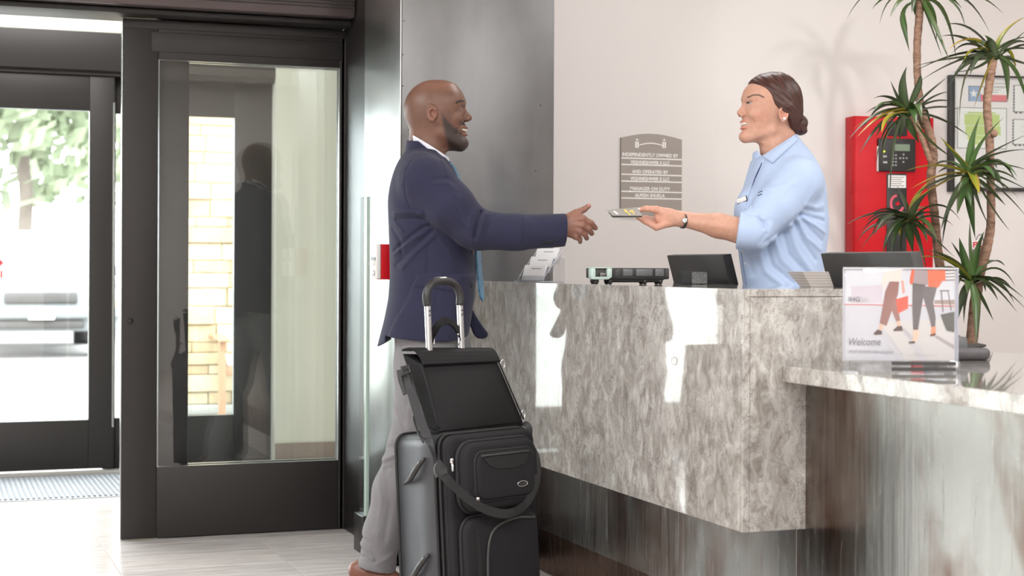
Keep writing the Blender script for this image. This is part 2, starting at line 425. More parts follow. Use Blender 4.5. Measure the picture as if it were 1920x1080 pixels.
for x in (-3.54, -2.17):
    MB().box((x, YO + .02, 0), (x + 1.31, YO + .09, .10), .003).put('sill', M['bronze'], wg); MB().box((x, YO + .05, .1), (x + 1.31, YO + .056, 2.372)).put('pane', M['glass'], wg)
def leaf(num, x0, x1, y0, y1, gx0, gx1, gz0, gz1, ztop, zbot, mat, extra=True, groove=True):
    r = thing('door_%d' % num, None, None, ((x0 + x1) / 2, y0, 0)); r['kind'] = 'structure'
    MB().box((x0, y0, zbot), (gx0 + .006, y1, ztop), .003).put('stile', mat, r)
    MB().box((gx1 - .006, y0, zbot), (x1, y1, ztop), .003).put('stile', mat, r)
    MB().box((gx0 + .006, y0 + .001, gz1 - .006), (gx1 - .006, y1, ztop), .003).put('top_rail', mat, r)
    MB().box((gx0 + .006, y0 + .001, zbot), (gx1 - .006, y1, gz0 + .006), .003).put('bottom_rail', mat, r)
    ym = (y0 + y1) / 2
    MB().box((gx0 - .01, ym - .003, gz0 - .01), (gx1 + .01, ym + .003, gz1 + .01)).put('pane', M['glass'], r)
    b = .007
    for lo, hi in (((gx0, y0 + .006, gz0), (gx0 + b, ym - .004, gz1)), ((gx1 - b, y0 + .006, gz0), (gx1, ym - .004, gz1)),
                   ((gx0 + b, y0 + .006, gz0), (gx1 - b, ym - .004, gz0 + b)), ((gx0 + b, y0 + .006, gz1 - b), (gx1 - b, ym - .004, gz1))):
        MB().box(lo, hi, .0015, seg=1).put('glazing_bead', M['bead'], r)
    return r
d1 = leaf(1, .771, 1.70, YD, YD + .045, .908, 1.684, .289, 1.976, 2.132, .004, M['bronze'])
MB().box((1.684, YD, .004), (1.80, YD + .045, 2.132), .003).put('stile', M['bronze'], d1)
MB().box((.774, YD - .004, 2.094), (1.70, YD + .02, 2.13), .002).put('top_channel', M['bronze'], d1)
MB().box((.885, YD - .003, 2.0), (1.69, YD + .004, 2.082), .003).put('rail_cover', M['bronze'], d1)
p = onY(245, 608, YD)
MB().cyl(p + Vector((0, .004, 0)), p - Vector((0, .006, 0)), .013, .012).box(p + Vector((-.002, -.008, -.006)), p + Vector((.002, -.005, .006))).put('lock_cylinder', M['bronze'], d1)
MB().box((.7685, YD + .008, .006), (.7725, YD + .036, 2.13)).put('weather_brush', M['bead'], d1)
d2 = leaf(2, .93, 1.80, YD + .075, YD + .12, 1.046, 1.70, .288, 1.978, 2.132, .004, M['bronze'])
# outer entrance
S('trim_4', MB().box((-.8, YO - .03, 2.165), (1.85, YO + .12, 2.372), .004).box((-.8, YO - .01, 2.142), (1.85, YO + .12, 2.165)), M['bronze'])
S('trim_5', MB().box((-.8, YO - .02, 0), (1.85, YO + .1, .018), .003), M['outwhite'])
d3 = leaf(3, .06, .981, YO, YO + .045, .19, .856, .287, 1.957, 2.142, .03, M['bronze'])
d4 = leaf(4, .93, 1.852, YO + .06, YO + .10, .989, 1.647, .287, 1.953, 2.142, .018, M['bronze'])
leaf(5, -.80, .05, YO + .06, YO + .10, -.73, -.05, .287, 1.953, 2.142, .018, M['bronze'])
MB().box((.972, YO - .004, .25), (.982, YO + .003, 2.0)).put('edge_strip', M['bead'], d3)
S('wall_vestibule', MB().box((1.852, YO - .05, 0), (4.0, YO + .15, CEIL)).box((-4.2, YO - .02, 2.372), (1.86, YO + .15, CEIL))
  .box((-4.2, YO - .05, 0), (-3.6, YO + .15, 2.4)).box((2.6, 6.85, 0), (2.75, YO, CEIL)).box((-4.2, 6.8, 0), (-4.1, YO, CEIL)).box((1.85, 6.86, 0), (4.0, 6.95, CEIL)), M['vest'])
S('baseboard_vestibule', MB().box((1.852, YO - .065, 0), (2.6, YO - .05, .137), .003), plain('vinyl base', srgb(128, 112, 104), .5))
# ribbed entrance mat
mt = thing('entrance_mat', 'grey ribbed entrance mat inside the outer doors', 'mat', (.5, 8.3, 0))
MB().box((-.7, 7.93, 0), (1.8, 8.79, .005), .002, seg=1).put('mat_base', plain('grey rubber', srgb(168, 172, 176), .7), mt)
mb = MB()
for k in range(96):
    x = -.68 + k * .0258; mb.box((x, 7.95, .005), (x + .013, 8.77, .011), .002, seg=1)
mb.put('rib', plain('grey mat rib', srgb(120, 124, 130), .6), mt, kind='stuff')

# ------------------------------------------------------------------ reception counter
rc = thing('reception_counter', 'tall polished granite reception counter with recessed brushed metal base', 'counter', ((XF + XK) / 2, 4.7, 0))
MB().box((XF, Y0 + .021, .446), (XF + .02, YC - .003, 1.0705), .0012, seg=1).put('front_slab', M['stone'], rc)
MB().box((XF, Y0, .446), (XF + .0195, Y0 + .0195, 1.0705), .001, seg=1).put('corner_strip', M['stone2'], rc)
MB().box((XF + .021, Y0 + .0012, .446), (XK, Y0 + .02, 1.0495), .001, seg=1).put('end_slab', M['stone2'], rc)
MB().box((XF + .0203, Y0 - .001, 1.0505), (XK, YC - .003, 1.0705), .0015, seg=1).put('countertop', M['stone2'], rc)
MB().box((XF + .02, Y0 + .02, .446), (XK - .01, YC - .003, .45)).box((XK - .02, Y0 + .02, .0), (XK - .002, YC - .003, 1.05)).put('carcass', M['black'], rc)
MB().box((XB, 3.683, .152), (XB + .02, YC - .01, .446), .001, seg=1).put('base_panel', M['basemetal'], rc)
MB().box((XB + .003, 3.683, .0), (XB + .02, YC - .01, .1515), .0004, seg=1).put('kick_plate', M['kick'], rc)
MB().box((XK, 4.98, .84), (XK + .30, YC - .05, .872), .002).put('staff_shelf', M['stone2'], rc)
dk = thing('reception_desk', 'lower granite reception desk joined to the counter end', 'desk', (2.6, 2.3, 0))
mb = MB(); mb.prism([(2.092, .9, .831), (3.07, .9, .831), (3.07, 4.05, .831), (2.80, 4.05, .831), (2.80, 4.34, .831), (XK + .003, 4.34, .831), (XK + .003, Y0 - .002, .831), (2.092, Y0 - .002, .831)], (0, 0, .041), bev=.0015)
mb.put('desktop', M['stone2'], dk)
MB().box((XB, .95, .152), (XB + .02, 3.679, .8305), .001, seg=1).put('base_panel', M['basemetal'], dk)
MB().box((XB + .003, .95, 0), (XB + .02, 3.679, .1515), .0004, seg=1).put('kick_plate', M['kick'], dk)
MB().box((XB + .02, .95, 0), (2.6, .97, .83)).box((2.95, .95, 0), (2.97, 4.3, .83)).put('carcass', M['black'], dk)
# ------------------------------------------------------------------ outside the entrance
rnd = random.Random(7)
o = S('ground', MB().box((-60, 9.05, -.3), (60, 90, -.004)), M['outwhite'])
# stone ledge wall with its single stones
sw = thing('wall_outside', None, None, (3.2, 12.35, 0)); sw['kind'] = 'structure'
MB().box((1.45, 12.30, 0), (5.2, 12.6, 3.4)).put('core', plain('mortar', srgb(170, 154, 128), .9), sw)
smats = [plain('ledge stone %d' % i, srgb(*c), .9, var=.1, vscale=9) for i, c in enumerate(((186, 166, 134), (196, 180, 152), (180, 152, 120), (190, 166, 132)))]
z = .06
while z < 3.3:
    hh = rnd.uniform(.07, .15); x = 1.45 + rnd.uniform(-.05, 0)
    while x < 5.15:
        w = rnd.uniform(.16, .5); x1 = min(x + w, 5.2)
        MB().box((max(x, 1.45) + .003, 12.30 - rnd.uniform(.012, .045), z + .003), (x1 - .003, 12.302, z + hh - .003), .005, seg=1).put('stone', rnd.choice(smats), sw)
        x = x1
    z += hh
MB().box((1.40, 12.10, 0), (5.2, 12.36, .06), .004).put('ledge', M['outwhite'], sw)
# wooden armchair by that wall
wood = plain('teak', srgb(164, 124, 96), .6, var=.08)
ch = thing('wooden_armchair', 'pale wooden armchair outside in front of the stone wall', 'chair', (2.35, 11.0, 0))
c0 = at(418, 700, 11.95); cx = c0.x; cy = c0.y
for sx in (0, .62):
    for sy in (0, .52):
        MB().box((cx + sx - .025, cy + sy - .025, 0), (cx + sx + .025, cy + sy + .025, .56 if sy == 0 else .92), .006).put('leg', wood, ch)
    MB().hexa([(cx + sx - .045, cy - .09, .555), (cx + sx + .045, cy - .09, .555), (cx + sx + .045, cy + .55, .57), (cx + sx - .045, cy + .55, .57),
               (cx + sx - .045, cy - .07, .59), (cx + sx + .045, cy - .07, .59), (cx + sx + .045, cy + .55, .605), (cx + sx - .045, cy + .55, .605)], .012).put('armrest', wood, ch)
for yy in (-.01, .5): MB().box((cx, cy + yy, .30), (cx + .62, cy + yy + .03, .37), .004).put('seat_rail', wood, ch)
MB().box((cx + .03, cy - .02, .37), (cx + .59, cy + .5, .44), .02).put('seat_cushion', M['white'], ch)
for k in range(5): MB().box((cx + .05 + .12 * k, cy + .51, .44), (cx + .11 + .12 * k, cy + .535, .9), .004).put('slat', wood, ch)
# parked car facing the entrance
cr = thing('car', 'dark grey car parked outside facing the entrance', 'car', (1.35, 20.6, 0))
paint = plain('grey car paint', srgb(112, 116, 118), .35, .0, var=.02); cgl = plain('car window', srgb(84, 94, 98), .1, var=.03)
def cb(x0, x1, y0, y1, z0, z1, b=.04): return MB().box((1.35 + x0, 19.8 + y0, z0), (1.35 + x1, 19.8 + y1, z1), b)
mb = MB(); prof = [(0, .32), (-.02, .62), (.05, .86), (.35, .98), (1.15, 1.04), (1.75, 1.52), (3.6, 1.60), (4.4, 1.12), (4.55, .9), (4.6, .34)]
mb.prism([(1.35 - .92, 19.8 + y, zz) for y, zz in prof], (1.84, 0, 0), bev=.05); mb.put('body', paint, cr)
MB().hexa([(1.35 - .80, 20.99, 1.07), (1.35 + .80, 20.99, 1.07), (1.35 + .80, 21.03, 1.05), (1.35 - .8, 21.03, 1.05), (1.35 - .68, 21.50, 1.475), (1.35 + .68, 21.50, 1.475), (1.35 + .68, 21.54, 1.45), (1.35 - .68, 21.54, 1.45)], .01).put('windscreen', cgl, cr)
cb(-.42, .42, -.05, 0, .66, .80, .02).put('grille', M['dark'], cr)
cb(-.5, .5, -.05, .0, .36, .46, .02).put('lower_grille', M['dark'], cr)
cb(-.94, .94, -.10, .02, .48, .62, .03).put('bumper', paint, cr)
cb(-.15, .15, -.125, -.1, .47, .62, .01).put('number_plate', M['white'], cr)
amber = plain('amber lens', srgb(250, 190, 110), .3)
for sx in (-1, 1):
    MB().box((1.35 + sx * .56, 19.745, .68), (1.35 + sx * .88, 19.83, .84), .03).put('headlamp', M['white'], cr)
    MB().box((1.35 + sx * .60, 19.735, .60), (1.35 + sx * .90, 19.83, .665), .015).put('indicator', amber, cr)
    MB().box((1.35 + sx * .93, 20.95, .98), (1.35 + sx * 1.10, 21.05, 1.12), .03).put('mirror', paint, cr)
    for yy in (20.6, 23.5):
        MB().cyl((1.35 + sx * .70, yy, .33), (1.35 + sx * .93, yy, .33), .33, n=24).put('wheel', M['black'], cr)
# trees beyond the drive
lf = plain('tree leaves', srgb(128, 138, 112), .8, var=.12); bark = plain('tree bark', srgb(96, 88, 80), .9)
for k, (px, dd, hh, rr, lab) in enumerate(((40, 36, 8.6, 2.2, 'broad leafy tree seen through the outer glass above the car'),
                                       (185, 48, 9.8, 2.6, 'taller leafy tree seen through the outer glass beside the door stile'))):
    g = at(px, 520, dd); g.z = 0
    tr = thing('tree', lab, 'tree', g)
    MB().tube([g, g + Vector((.1, 0, hh * .3)), g + Vector((-.1, .1, hh * .62))], [.2, .16, .09]).put('trunk', bark, tr)
    mb = MB(); r2 = random.Random(k)
    for i in range(900):
        u = Vector((r2.gauss(0, 1), r2.gauss(0, 1), r2.gauss(0, 1))).normalized() * r2.random() ** .4
        c = g + Vector((u.x * rr, u.y * rr, hh * .62 + u.z * hh * .36)); s_ = r2.uniform(.16, .42)
        a = Vector((r2.gauss(0, 1), r2.gauss(0, 1), r2.gauss(0, 1))).normalized(); b = a.orthogonal().normalized(); e = a.cross(b)
        mb.add([c + b * s_, c + e * s_ * .6, c - b * s_, c - e * s_ * .6], [(0, 1, 2, 3)])
    mb.put('foliage', lf, tr, kind='stuff')
# sticker on the outer sliding door
st = thing('door_sticker', 'small white and red warning sticker on the glass of the outer door', 'sticker', onY(2, 500, YO + .015))
p0 = onY(-22, 489, YO + .018); p1 = onY(8, 514, YO + .018)
MB().box((p0.x, p0.y - .001, p1.z), (p1.x, p0.y, p0.z), .0004, seg=1).put('backing', M['white'], st)
c = onY(-3, 501, YO + .0165); MB().prism([c + Vector((0, 0, .024)), c + Vector((.024, 0, 0)), c - Vector((0, 0, .024)), c - Vector((.024, 0, 0))], (0, -.0006, 0)).put('red_diamond', plain('sticker red', srgb(206, 70, 84), .5), st)
p0 = onY(-22, 516, YO + .018); p1 = onY(5, 530, YO + .018)
MB().box((p0.x, p0.y - .001, p1.z), (p0.x + .05, p0.y, p0.z)).box((p1.x - .012, p0.y - .001, p1.z), (p1.x, p0.y, p0.z)).put('red_band', plain('sticker red two', srgb(226, 108, 100), .5), st)

# ------------------------------------------------------------------ on the column and the walls
ps = thing('fire_alarm_pull_station', 'red and white fire alarm pull station on the side of the steel column', 'alarm', onX(728, 526, XC0))
a = onX(731, 460, XC0); b = onX(731, 526, XC0); yy = a.y
MB().box((XC0 - .045, yy - .04, b.z), (XC0, yy + .05, a.z), .003).put('housing', M['red'], ps)
MB().box((XC0 - .066, yy - .038, b.z + .002), (XC0 - .046, yy + .048, a.z - .002), .004).put('cover', M['white'], ps)
MB().box((XC0 - .074, yy - .03, b.z + .055), (XC0 - .064, yy + .03, b.z + .072), .003).put('pull_bar', M['white'], ps)
MB().cyl((XC0 - .066, yy - .015, b.z + .025), (XC0 - .073, yy - .015, b.z + .025), .010).put('key_lock', M['chrome'], ps)
MB().box((XC0 - .068, yy - .03, b.z + .074), (XC0 - .065, yy + .03, b.z + .086)).put('slot', M['black'], ps)
gs = thing('glass_screen', 'clear glass guard screen standing beside the sliding door', 'screen', (1.64, 6.3, 0))
MB().box((1.634, 6.075, .145), (1.646, 6.15, 1.396)).put('pane', M['glass'], gs)
MB().box((1.633, 6.05, .145), (1.647, 6.075, 1.396), .001).put('glass_edge', M['glassedge'], gs)
MB().box((1.618, 6.04, .001), (1.649, 6.17, .15), .004).put('base_shoe', M['blackm'], gs)

# plaque with arched top
sg = thing('wall_plaque', 'grey arched wall plaque naming owner and manager in white letters', 'sign', (3.155, WB, 1.4))
PN = Vector((0, -1, 0)); X0 = onY(1160.5, 258, WB).x; X1 = onY(1274.5, 258, WB).x; ZT = onY(1218, 258, WB).z; ZB = onY(1218, 404, WB).z; AR = onY(1218, 249, WB).z - ZT
pts = [(X0, WB, ZB), (X1, WB, ZB)] + [(X1 + (X0 - X1) * k / 12, WB, ZT + AR * math.sin(math.pi * k / 12)) for k in range(13)]
MB().prism(pts, (0, -.012, 0)).put('board', plain('plaque grey', srgb(160, 151, 144), .6, var=.02), sg)
pw = plain('plaque white', srgb(246, 244, 240), .5, var=.01)
W2 = (X0 + X1) / 2; yp = WB - .0128
for k, py in enumerate((295.5, 307.5, 325.8, 338.4, 357.6, 370)):
    zz = onY(1218, py, WB - .012).z; MB().box((X0 + .002, yp, zz - .0026), (X1 - .001, WB - .011, zz + .0026)).put('stripe', pw, sg)
def wallM(p, nx, up=Vector((0, 0, 1))):
    nx = Vector(nx).normalized(); z_ = nx.cross(up).normalized(); return Matrix.Translation(p) @ Matrix(((nx.x, up.x, z_.x, 0), (nx.y, up.y, z_.y, 0), (nx.z, up.z, z_.z, 0), (0, 0, 0, 1)))
for py, h, s in ((289, .0155, 'INDEPENDENTLY OWNED BY'), (303, .0150, 'VIGHNESHWER II LLC'), (320.5, .0150, 'AND OPERATED BY'), (333.5, .0150, 'VIGHNESHWER II LLC'), (352.3, .0155, 'MANAGER ON DUTY'), (364.7, .0150, 'ALPESH SHUKLA')):
    p = onY(1217.5, py, WB - .0125); t_ = text('lettering', s, wallM(p, (1, 0, 0)), h, pw, sg, sx=.94, bold=.0005)
    wd = t_.dimensions.x
mb = MB()
for px in (1192.3, 1243.2):
    p = onY(px, 260.5, WB - .0125); mb.cyl(p + Vector((0, -.001, .0)), p + Vector((0, .001, 0)), .0058, n=14)
    for dx in (-.0052, .0052):
        a = onY(px, 263.5, WB - .0125); b = onY(px, 275.2, WB - .0125); mb.box((a.x + dx - .0036, a.y - .0006, b.z), (a.x + dx + .0036, a.y + .001, a.z))
mb.tube([onY(1195 + 45 * k / 8, 270.8 - 4.0 * math.sin(math.pi * k / 8), WB - .0125) for k in range(9)], .0028, n=6); mb.put('emblem', pw, sg)

# red fire alarm panel on the angled wall
def onW(px, py, off=0): return onP(px, py, pA + WN * off, WN)
def wq(mb, x0, y0, x1, y1, off, th, bev=0, mi=0):
    """box on the angled wall between two measured corners; off = front face distance from the wall"""
    a = onW(x0, y0, off); b = onW(x1, y1, off); ua = (a - pA).dot(WD); ub = (b - pA).dot(WD)
    Mx = Matrix.Translation(pA) @ Matrix(((WD.x, -WN.x, 0, 0), (WD.y, -WN.y, 0, 0), (0, 0, 1, 0), (0, 0, 0, 1)))
    return mb.box((ua, th - off, b.z), (ub, -off, a.z), bev, Mx, mi)
fp = thing('fire_alarm_cabinet', 'red fire alarm control cabinet on the wall behind the plant', 'alarm', onW(1675, 560, .05))
wq(MB(), 1598.5, 211.5, 1750, 560, .10, .10, .004).put('cabinet', M['red'], fp)
wq(MB(), 1601, 214, 1748, 556, .106, .006, .002).put('door', M['red'], fp)
wq(MB(), 1596.4, 300, 1599.5, 358, .09, .03, .003).put('hinge', M['red'], fp)
wq(MB(), 1661, 221, 1699, 249, .110, .004, .001).put('name_strip', M['black'], fp)
wq(MB(), 1676, 228, 1695, 233.5, .1106, .0006).put('label_print', M['dark'], fp)
wq(MB(), 1645, 253, 1715.5, 315.5, .122, .016, .004).put('keypad_frame', M['black'], fp)
wq(MB(), 1643.5, 268, 1646.5, 315, .120, .012).put('bright_edge', M['white'], fp)
wq(MB(), 1676, 264, 1704, 277, .1226, .002).put('display', plain('lcd green', srgb(128, 146, 122), .3), fp)
wq(MB(), 1652, 262, 1670, 270, .1226, .001).put('status_strip', M['dark'], fp)
led = NT('led'); led.set((.8, .9, .05, 1)); led.b.inputs['Emission Color'].default_value = (.8, .9, .05, 1); led.b.inputs['Emission Strength'].default_value = 1.5
p = onW(1656, 278, .1226); MB().ball(p, .0045, 6).put('status_light', led.m, fp)
btn = plain('pale key', srgb(176, 178, 178), .5)
for i in range(2):
    for j in range(4): p = onW(1672.5 + 5.5 * i, 285 + 6.2 * j, .1226); MB().ball(p, .0046, 6).put('key', btn, fp)
for dx, dy in ((0, 0), (6, 0), (-6, 0), (0, -7), (0, 7)): p = onW(1692 + dx, 290.5 + dy, .1226); MB().ball(p, .0048, 6).put('key', btn, fp)
wq(MB(), 1654, 285.5, 1661, 289, .1226, .001).put('key_label', btn, fp); wq(MB(), 1654, 296.5, 1662, 300, .1226, .001).put('key_label', btn, fp)
wq(MB(), 1661.5, 319, 1700, 560, .111, .006, .001).put('black_strip', M['black'], fp)
wq(MB(), 1664.5, 322.5, 1697.5, 346, .1126, .0016).put('white_label', M['white'], fp)
for k in range(5): wq(MB(), 1667, 325.5 + 4 * k, 1694 - 5 * (k % 2), 326.8 + 4 * k, .113, .0006).put('label_print', M['dark'], fp)
wq(MB(), 1666, 353.2, 1684, 355.8, .1126, .001).put('label_print', M['dark'], fp)
cc = onW(1681.5, 375.5, .1126); rr = (onW(1695, 375, .1126) - onW(1668, 375, .1126)).length / 2
ring = MB(); arc = [cc + WD * math.cos(t) * rr * .9 + Vector((0, 0, math.sin(t) * rr * 1.05)) for t in [math.radians(95 + 240 * k / 16) for k in range(17)]]
ring.ribbon(arc, WN, .011, .001); ring.put('ring_mark', plain('ring pink', srgb(222, 92, 108), .5), fp)
MB().prism([cc + WD * -.012 + Vector((0, 0, -.002)), cc + WD * .006 + Vector((0, 0, .012)), cc + WD * .012 + Vector((0, 0, -.004)), cc + WD * -.004 + Vector((0, 0, -.010))], WN * .001).put('arrow_mark', M['red'], fp)

# framed notices
fr = thing('picture_frame', 'black framed board of licences and certificates on the wall at right', 'frame', onW(1960, 352, .0))
for q in ((1778, 133, 1789, 352), (2140, 133, 2151, 352), (1789, 133, 2140, 141), (1789, 344.5, 2140, 352)):
    wq(MB(), *q, .03, .03, .002).put('frame_bar', M['black'], fr)
wq(MB(), 1788, 140, 2141, 345.5, .014, .014).put('mat_board', plain('mat board', srgb(232, 226, 226), .6, var=.01), fr)
blk = plain('print grey', srgb(92, 88, 92), .6); gr1 = plain('print green', srgb(196, 216, 132), .7); bl1 = plain('print blue', srgb(150, 172, 206), .7); rd1 = plain('print red', srgb(226, 120, 128), .7)
def doc(x0, y0, x1, y1, fill, off=.0148):
    d = 1.1
    mb = MB(); wq(mb, x0, y0, x1, y1, off, .0008); mb.put('paper_border', blk, fr)
    mb = MB(); wq(mb, x0 + d, y0 + d, x1 - d, y1 - d, off + .0005, .0008); mb.put('paper', fill, fr)
doc(1813, 153.5, 1886, 183.5, M['white'])
wq(MB(), 1814.2, 154.6, 1836, 182.5, .0160, .0008).put('print_block', bl1, fr)
wq(MB(), 1836, 169.5, 1885, 182.5, .0160, .0008).put('print_block', rd1, fr)
p = onW(1823, 168, .0163); MB().prism([p + WD * math.cos(math.radians(90 + 36 * k)) * (.022 if k % 2 == 0 else .009) + Vector((0, 0, math.sin(math.radians(90 + 36 * k)) * (.022 if k % 2 == 0 else .009))) for k in range(10)], WN * .0006).put('star', M['white'], fr)
for k in range(3): wq(MB(), 1840, 156.5 + 4 * k, 1880 - 6 * k, 157.8 + 4 * k, .0160, .0006).put('print_line', blk, fr)
wq(MB(), 1845, 148, 1882, 149.5, .0148, .0006).put('print_line', blk, fr)
doc(1792.5, 193.5, 1885.5, 272, M['white'])
g = MB()
for x0, y0, x1, y1 in ((1812, 202, 1864, 206), (1806, 206, 1872, 228), (1808, 228, 1874, 246), (1812, 246, 1852, 256), (1818, 256, 1834, 264)): wq(g, x0, y0, x1, y1, .0158, .0008)
g.put('green_print', gr1, fr)
for k in range(11): wq(MB(), 1800 + 4 * (k % 3), 203.5 + 4.6 * k, 1872 - 5 * (k % 2), 204.6 + 4.6 * k, .0162, .0005).put('print_line', blk, fr)
for (x0, y0, x1, y1) in ((1898.5, 151, 1975, 203), (1897.5, 215, 1974, 264), (1990, 151, 2070, 203), (1990, 215, 2070, 264)):
    doc(x0, y0, x1, y1, M['white'])
    sc_ = MB(); n = 9
    for k in range(n):
        wq(sc_, x0 - 1.6, y0 + (y1 - y0) * (k + .2) / n, x0 + 1.2, y0 + (y1 - y0) * (k + .8) / n, .0150, .0008); wq(sc_, x0 + (x1 - x0) * (k + .2) / n, y1 - 1.2, x0 + (x1 - x0) * (k + .8) / n, y1 + 1.6, .0150, .0008)
    sc_.put('scalloped_border', blk, fr)
    for k in range(3): wq(MB(), x0 + 14, y0 + 14 + 9 * k, x1 - 14, y0 + 15.2 + 9 * k, .0160, .0005).put('print_line', bl1, fr)
gl = MB(); wq(gl, 1788, 140, 2141, 345.5, .022, .002); gl.put('pane', M['glass'], fr)
# small fire sign hanging by the plant stem
fs = thing('fire_sign', 'small red and black FIRE sign hanging on the wall behind the plant stem', 'sign', onW(1836, 497, .0))
wq(MB(), 1823, 443.5, 1847.5, 460, .006, .006, .001).put('upper_plate', M['white'], fs)
text('lettering', 'FIRE', wallM(onW(1835.8, 452.2, .0063), WD), .026, M['red'], fs, bold=.0016)
wq(MB(), 1824, 460, 1846.5, 479.5, .006, .006, .001).put('lower_plate', plain('sign dark', srgb(84, 66, 64), .5), fs)
wq(MB(), 1826, 474, 1845, 476.5, .0066, .001).put('white_line', M['white'], fs)
for k in range(3): wq(MB(), 1828 + 6 * k, 463, 1832 + 6 * k, 470, .0066, .001).put('pictogram', M['white'], fs)
wq(MB(), 1824.5, 482, 1832, 498, .006, .006, .001).put('red_tag', M['red'], fs)
mb = MB(); mb.tube(spline([onW(1829, 444, .004), onW(1834, 434, .004), onW(1841, 432.5, .004), onW(1843, 444, .004)], 5), .0016, 6); mb.put('hanger', M['black'], fs)

# ------------------------------------------------------------------ on the counter
ZC = 1.0708
def onC(px, py): return onZ(px, py, ZC)
# tiered acrylic card holder
ac = M['glass2']
hx, hy = XF + .04, onX(1000, 527, XF + .05).y
hd = thing('card_holder', 'clear acrylic tiered card holder at the far end of the counter', 'holder', (hx + .07, hy, ZC))
R = Matrix.Translation((hx, hy, ZC)) @ Matrix.Rotation(math.radians(32), 4, 'Z')
yw = .056
MB().box((-.02, -yw, .0), (.125, yw, .004), .001, R).put('base_plate', ac, hd)
cards = []
for k in range(3):
    x, zz = .012 + .036 * k, .006 + .030 * k
    MB().hexa([R @ Vector(c) for c in ((x + .008, -yw, zz), (x + .012, -yw, zz), (x + .012, yw, zz), (x + .008, yw, zz), (x + .030, -yw, zz + .052), (x + .034, -yw, zz + .052), (x + .034, yw, zz + .052), (x + .030, yw, zz + .052))]).put('back_panel', ac, hd)
    MB().hexa([R @ Vector(c) for c in ((x - .014, -yw, zz - .004), (x - .010, -yw, zz - .004), (x - .010, yw, zz - .004), (x - .014, yw, zz - .004), (x - .006, -yw, zz + .016), (x - .002, -yw, zz + .016), (x - .002, yw, zz + .016), (x - .006, yw, zz + .016))]).put('front_lip', ac, hd)
    MB().box((x - .014, -yw, zz - .004), (x + .012, yw, zz), .0008, R).put('shelf', ac, hd)
    for s in (-1, 1):
        MB().prism([R @ Vector(c) for c in ((x - .013, s * yw, zz), (x + .010, s * yw, zz), (x + .026, s * yw, zz + .046), (x - .003, s * yw, zz + .018))], R.to_3x3() @ Vector((0, -s * .003, 0))).put('side_panel', ac, hd)
for s in (-1, 1): MB().prism([R @ Vector(c) for c in ((-.02, s * yw, .0), (.125, s * yw, 0), (.125, s * yw, .08), (.10, s * yw, .09))], R.to_3x3() @ Vector((0, -s * .003, 0))).put('end_panel', ac, hd)
edge_m = plain('acrylic bright edge', srgb(214, 216, 224), .2)
for k in range(3):
    x, zz = .012 + .036 * k, .006 + .030 * k; m_ = MB()
    for s in (-1, 1): m_.tube([R @ Vector(c) for c in ((x - .014, s * yw, zz - .004), (x - .004, s * yw, zz + .016), (x + .002, s * yw, zz + .020), (x + .026, s * yw, zz + .046), (x + .030, s * yw, zz + .050))], .0012, 6)
    m_.tube([R @ Vector((x - .004, -yw, zz + .016)), R @ Vector((x - .004, yw, zz + .016))], .0010, 6); m_.tube([R @ Vector((x - .014, -yw, zz - .003)), R @ Vector((x - .014, yw, zz - .003))], .0012, 6); m_.put('bright_edge', edge_m, hd)
m_ = MB()
for s in (-1, 1): m_.tube([R @ Vector(c) for c in ((-.02, s * yw, .002), (.125, s * yw, .002), (.125, s * yw, .08), (.10, s * yw, .09))], .0012, 6)
m_.put('bright_edge', edge_m, hd)
cl_ = plain('card print', srgb(168, 166, 172), .7)
cw = plain('card white', srgb(246, 245, 246), .6, var=.01)
for k, lab in enumerate(('stack of white business cards in the front tier of the acrylic holder', 'stack of white business cards in the middle tier of the acrylic holder', 'stack of white business cards in the topmost back tier of the acrylic holder')):
    x, zz = .012 + .036 * k, .0065 + .030 * k
    bc = thing('business_card', lab, 'card', R @ Vector((x, 0, zz)), 0, 'business cards in the acrylic holder')
    sl = .40
    MB().hexa([R @ Vector(c) for c in ((x - .006, -.046, zz), (x + .006, -.046, zz), (x + .006, .046, zz), (x - .006, .046, zz), (x - .006 + .055 * sl, -.046, zz + .054), (x + .006 + .055 * sl, -.046, zz + .054), (x + .006 + .055 * sl, .046, zz + .054), (x - .006 + .055 * sl, .046, zz + .054))], .0006, seg=1).put('card_face', cw, bc)
    a = R @ Vector((x - .0066 + .042 * sl, -.02, zz + .042)); MB().hexa([R @ Vector(c) for c in ((x - .0066 + .040 * sl, -.03, zz + .040), (x - .0062 + .040 * sl, -.03, zz + .040), (x - .0062 + .040 * sl, .012, zz + .040), (x - .0066 + .040 * sl, .012, zz + .040), (x - .0066 + .043 * sl, -.03, zz + .043), (x - .0062 + .043 * sl, -.03, zz + .043), (x - .0062 + .043 * sl, .012, zz + .043), (x - .0066 + .043 * sl, .012, zz + .043))]).put('print_line', cl_, bc)

# low black electronic box with grilles and knob feet
dY = 4.62; dl = onY(1107.5, 531, dY); dr = onY(1255.5, 531, dY)
ev = thing('electronic_device', 'low black electronic box with perforated grilles and knob feet on counter', 'device', ((dl.x + dr.x) / 2, dY + .025, ZC))
px2x = lambda px: onY(px, 515, dY).x
py2z = lambda py: ZC + (531.5 - py) * (onY(1200, 500, dY).z - onY(1200, 531.5, dY).z) / 31.5
grl = NT('perforated grille'); v = grl.coord(); wx = grl.node('ShaderNodeTexWave', i_Scale=75, bands_direction='X'); wz = grl.node('ShaderNodeTexWave', i_Scale=75, bands_direction='Z'); grl.l.new(v, wx.inputs[0]); grl.l.new(v, wz.inputs[0])
grl.set(grl.ramp(grl.mix(1, wx.outputs['Fac'], wz.outputs['Fac'], 'MULTIPLY'), [(.40, srgb(112, 114, 116)), (.55, srgb(46, 46, 48))]), .4, .3)
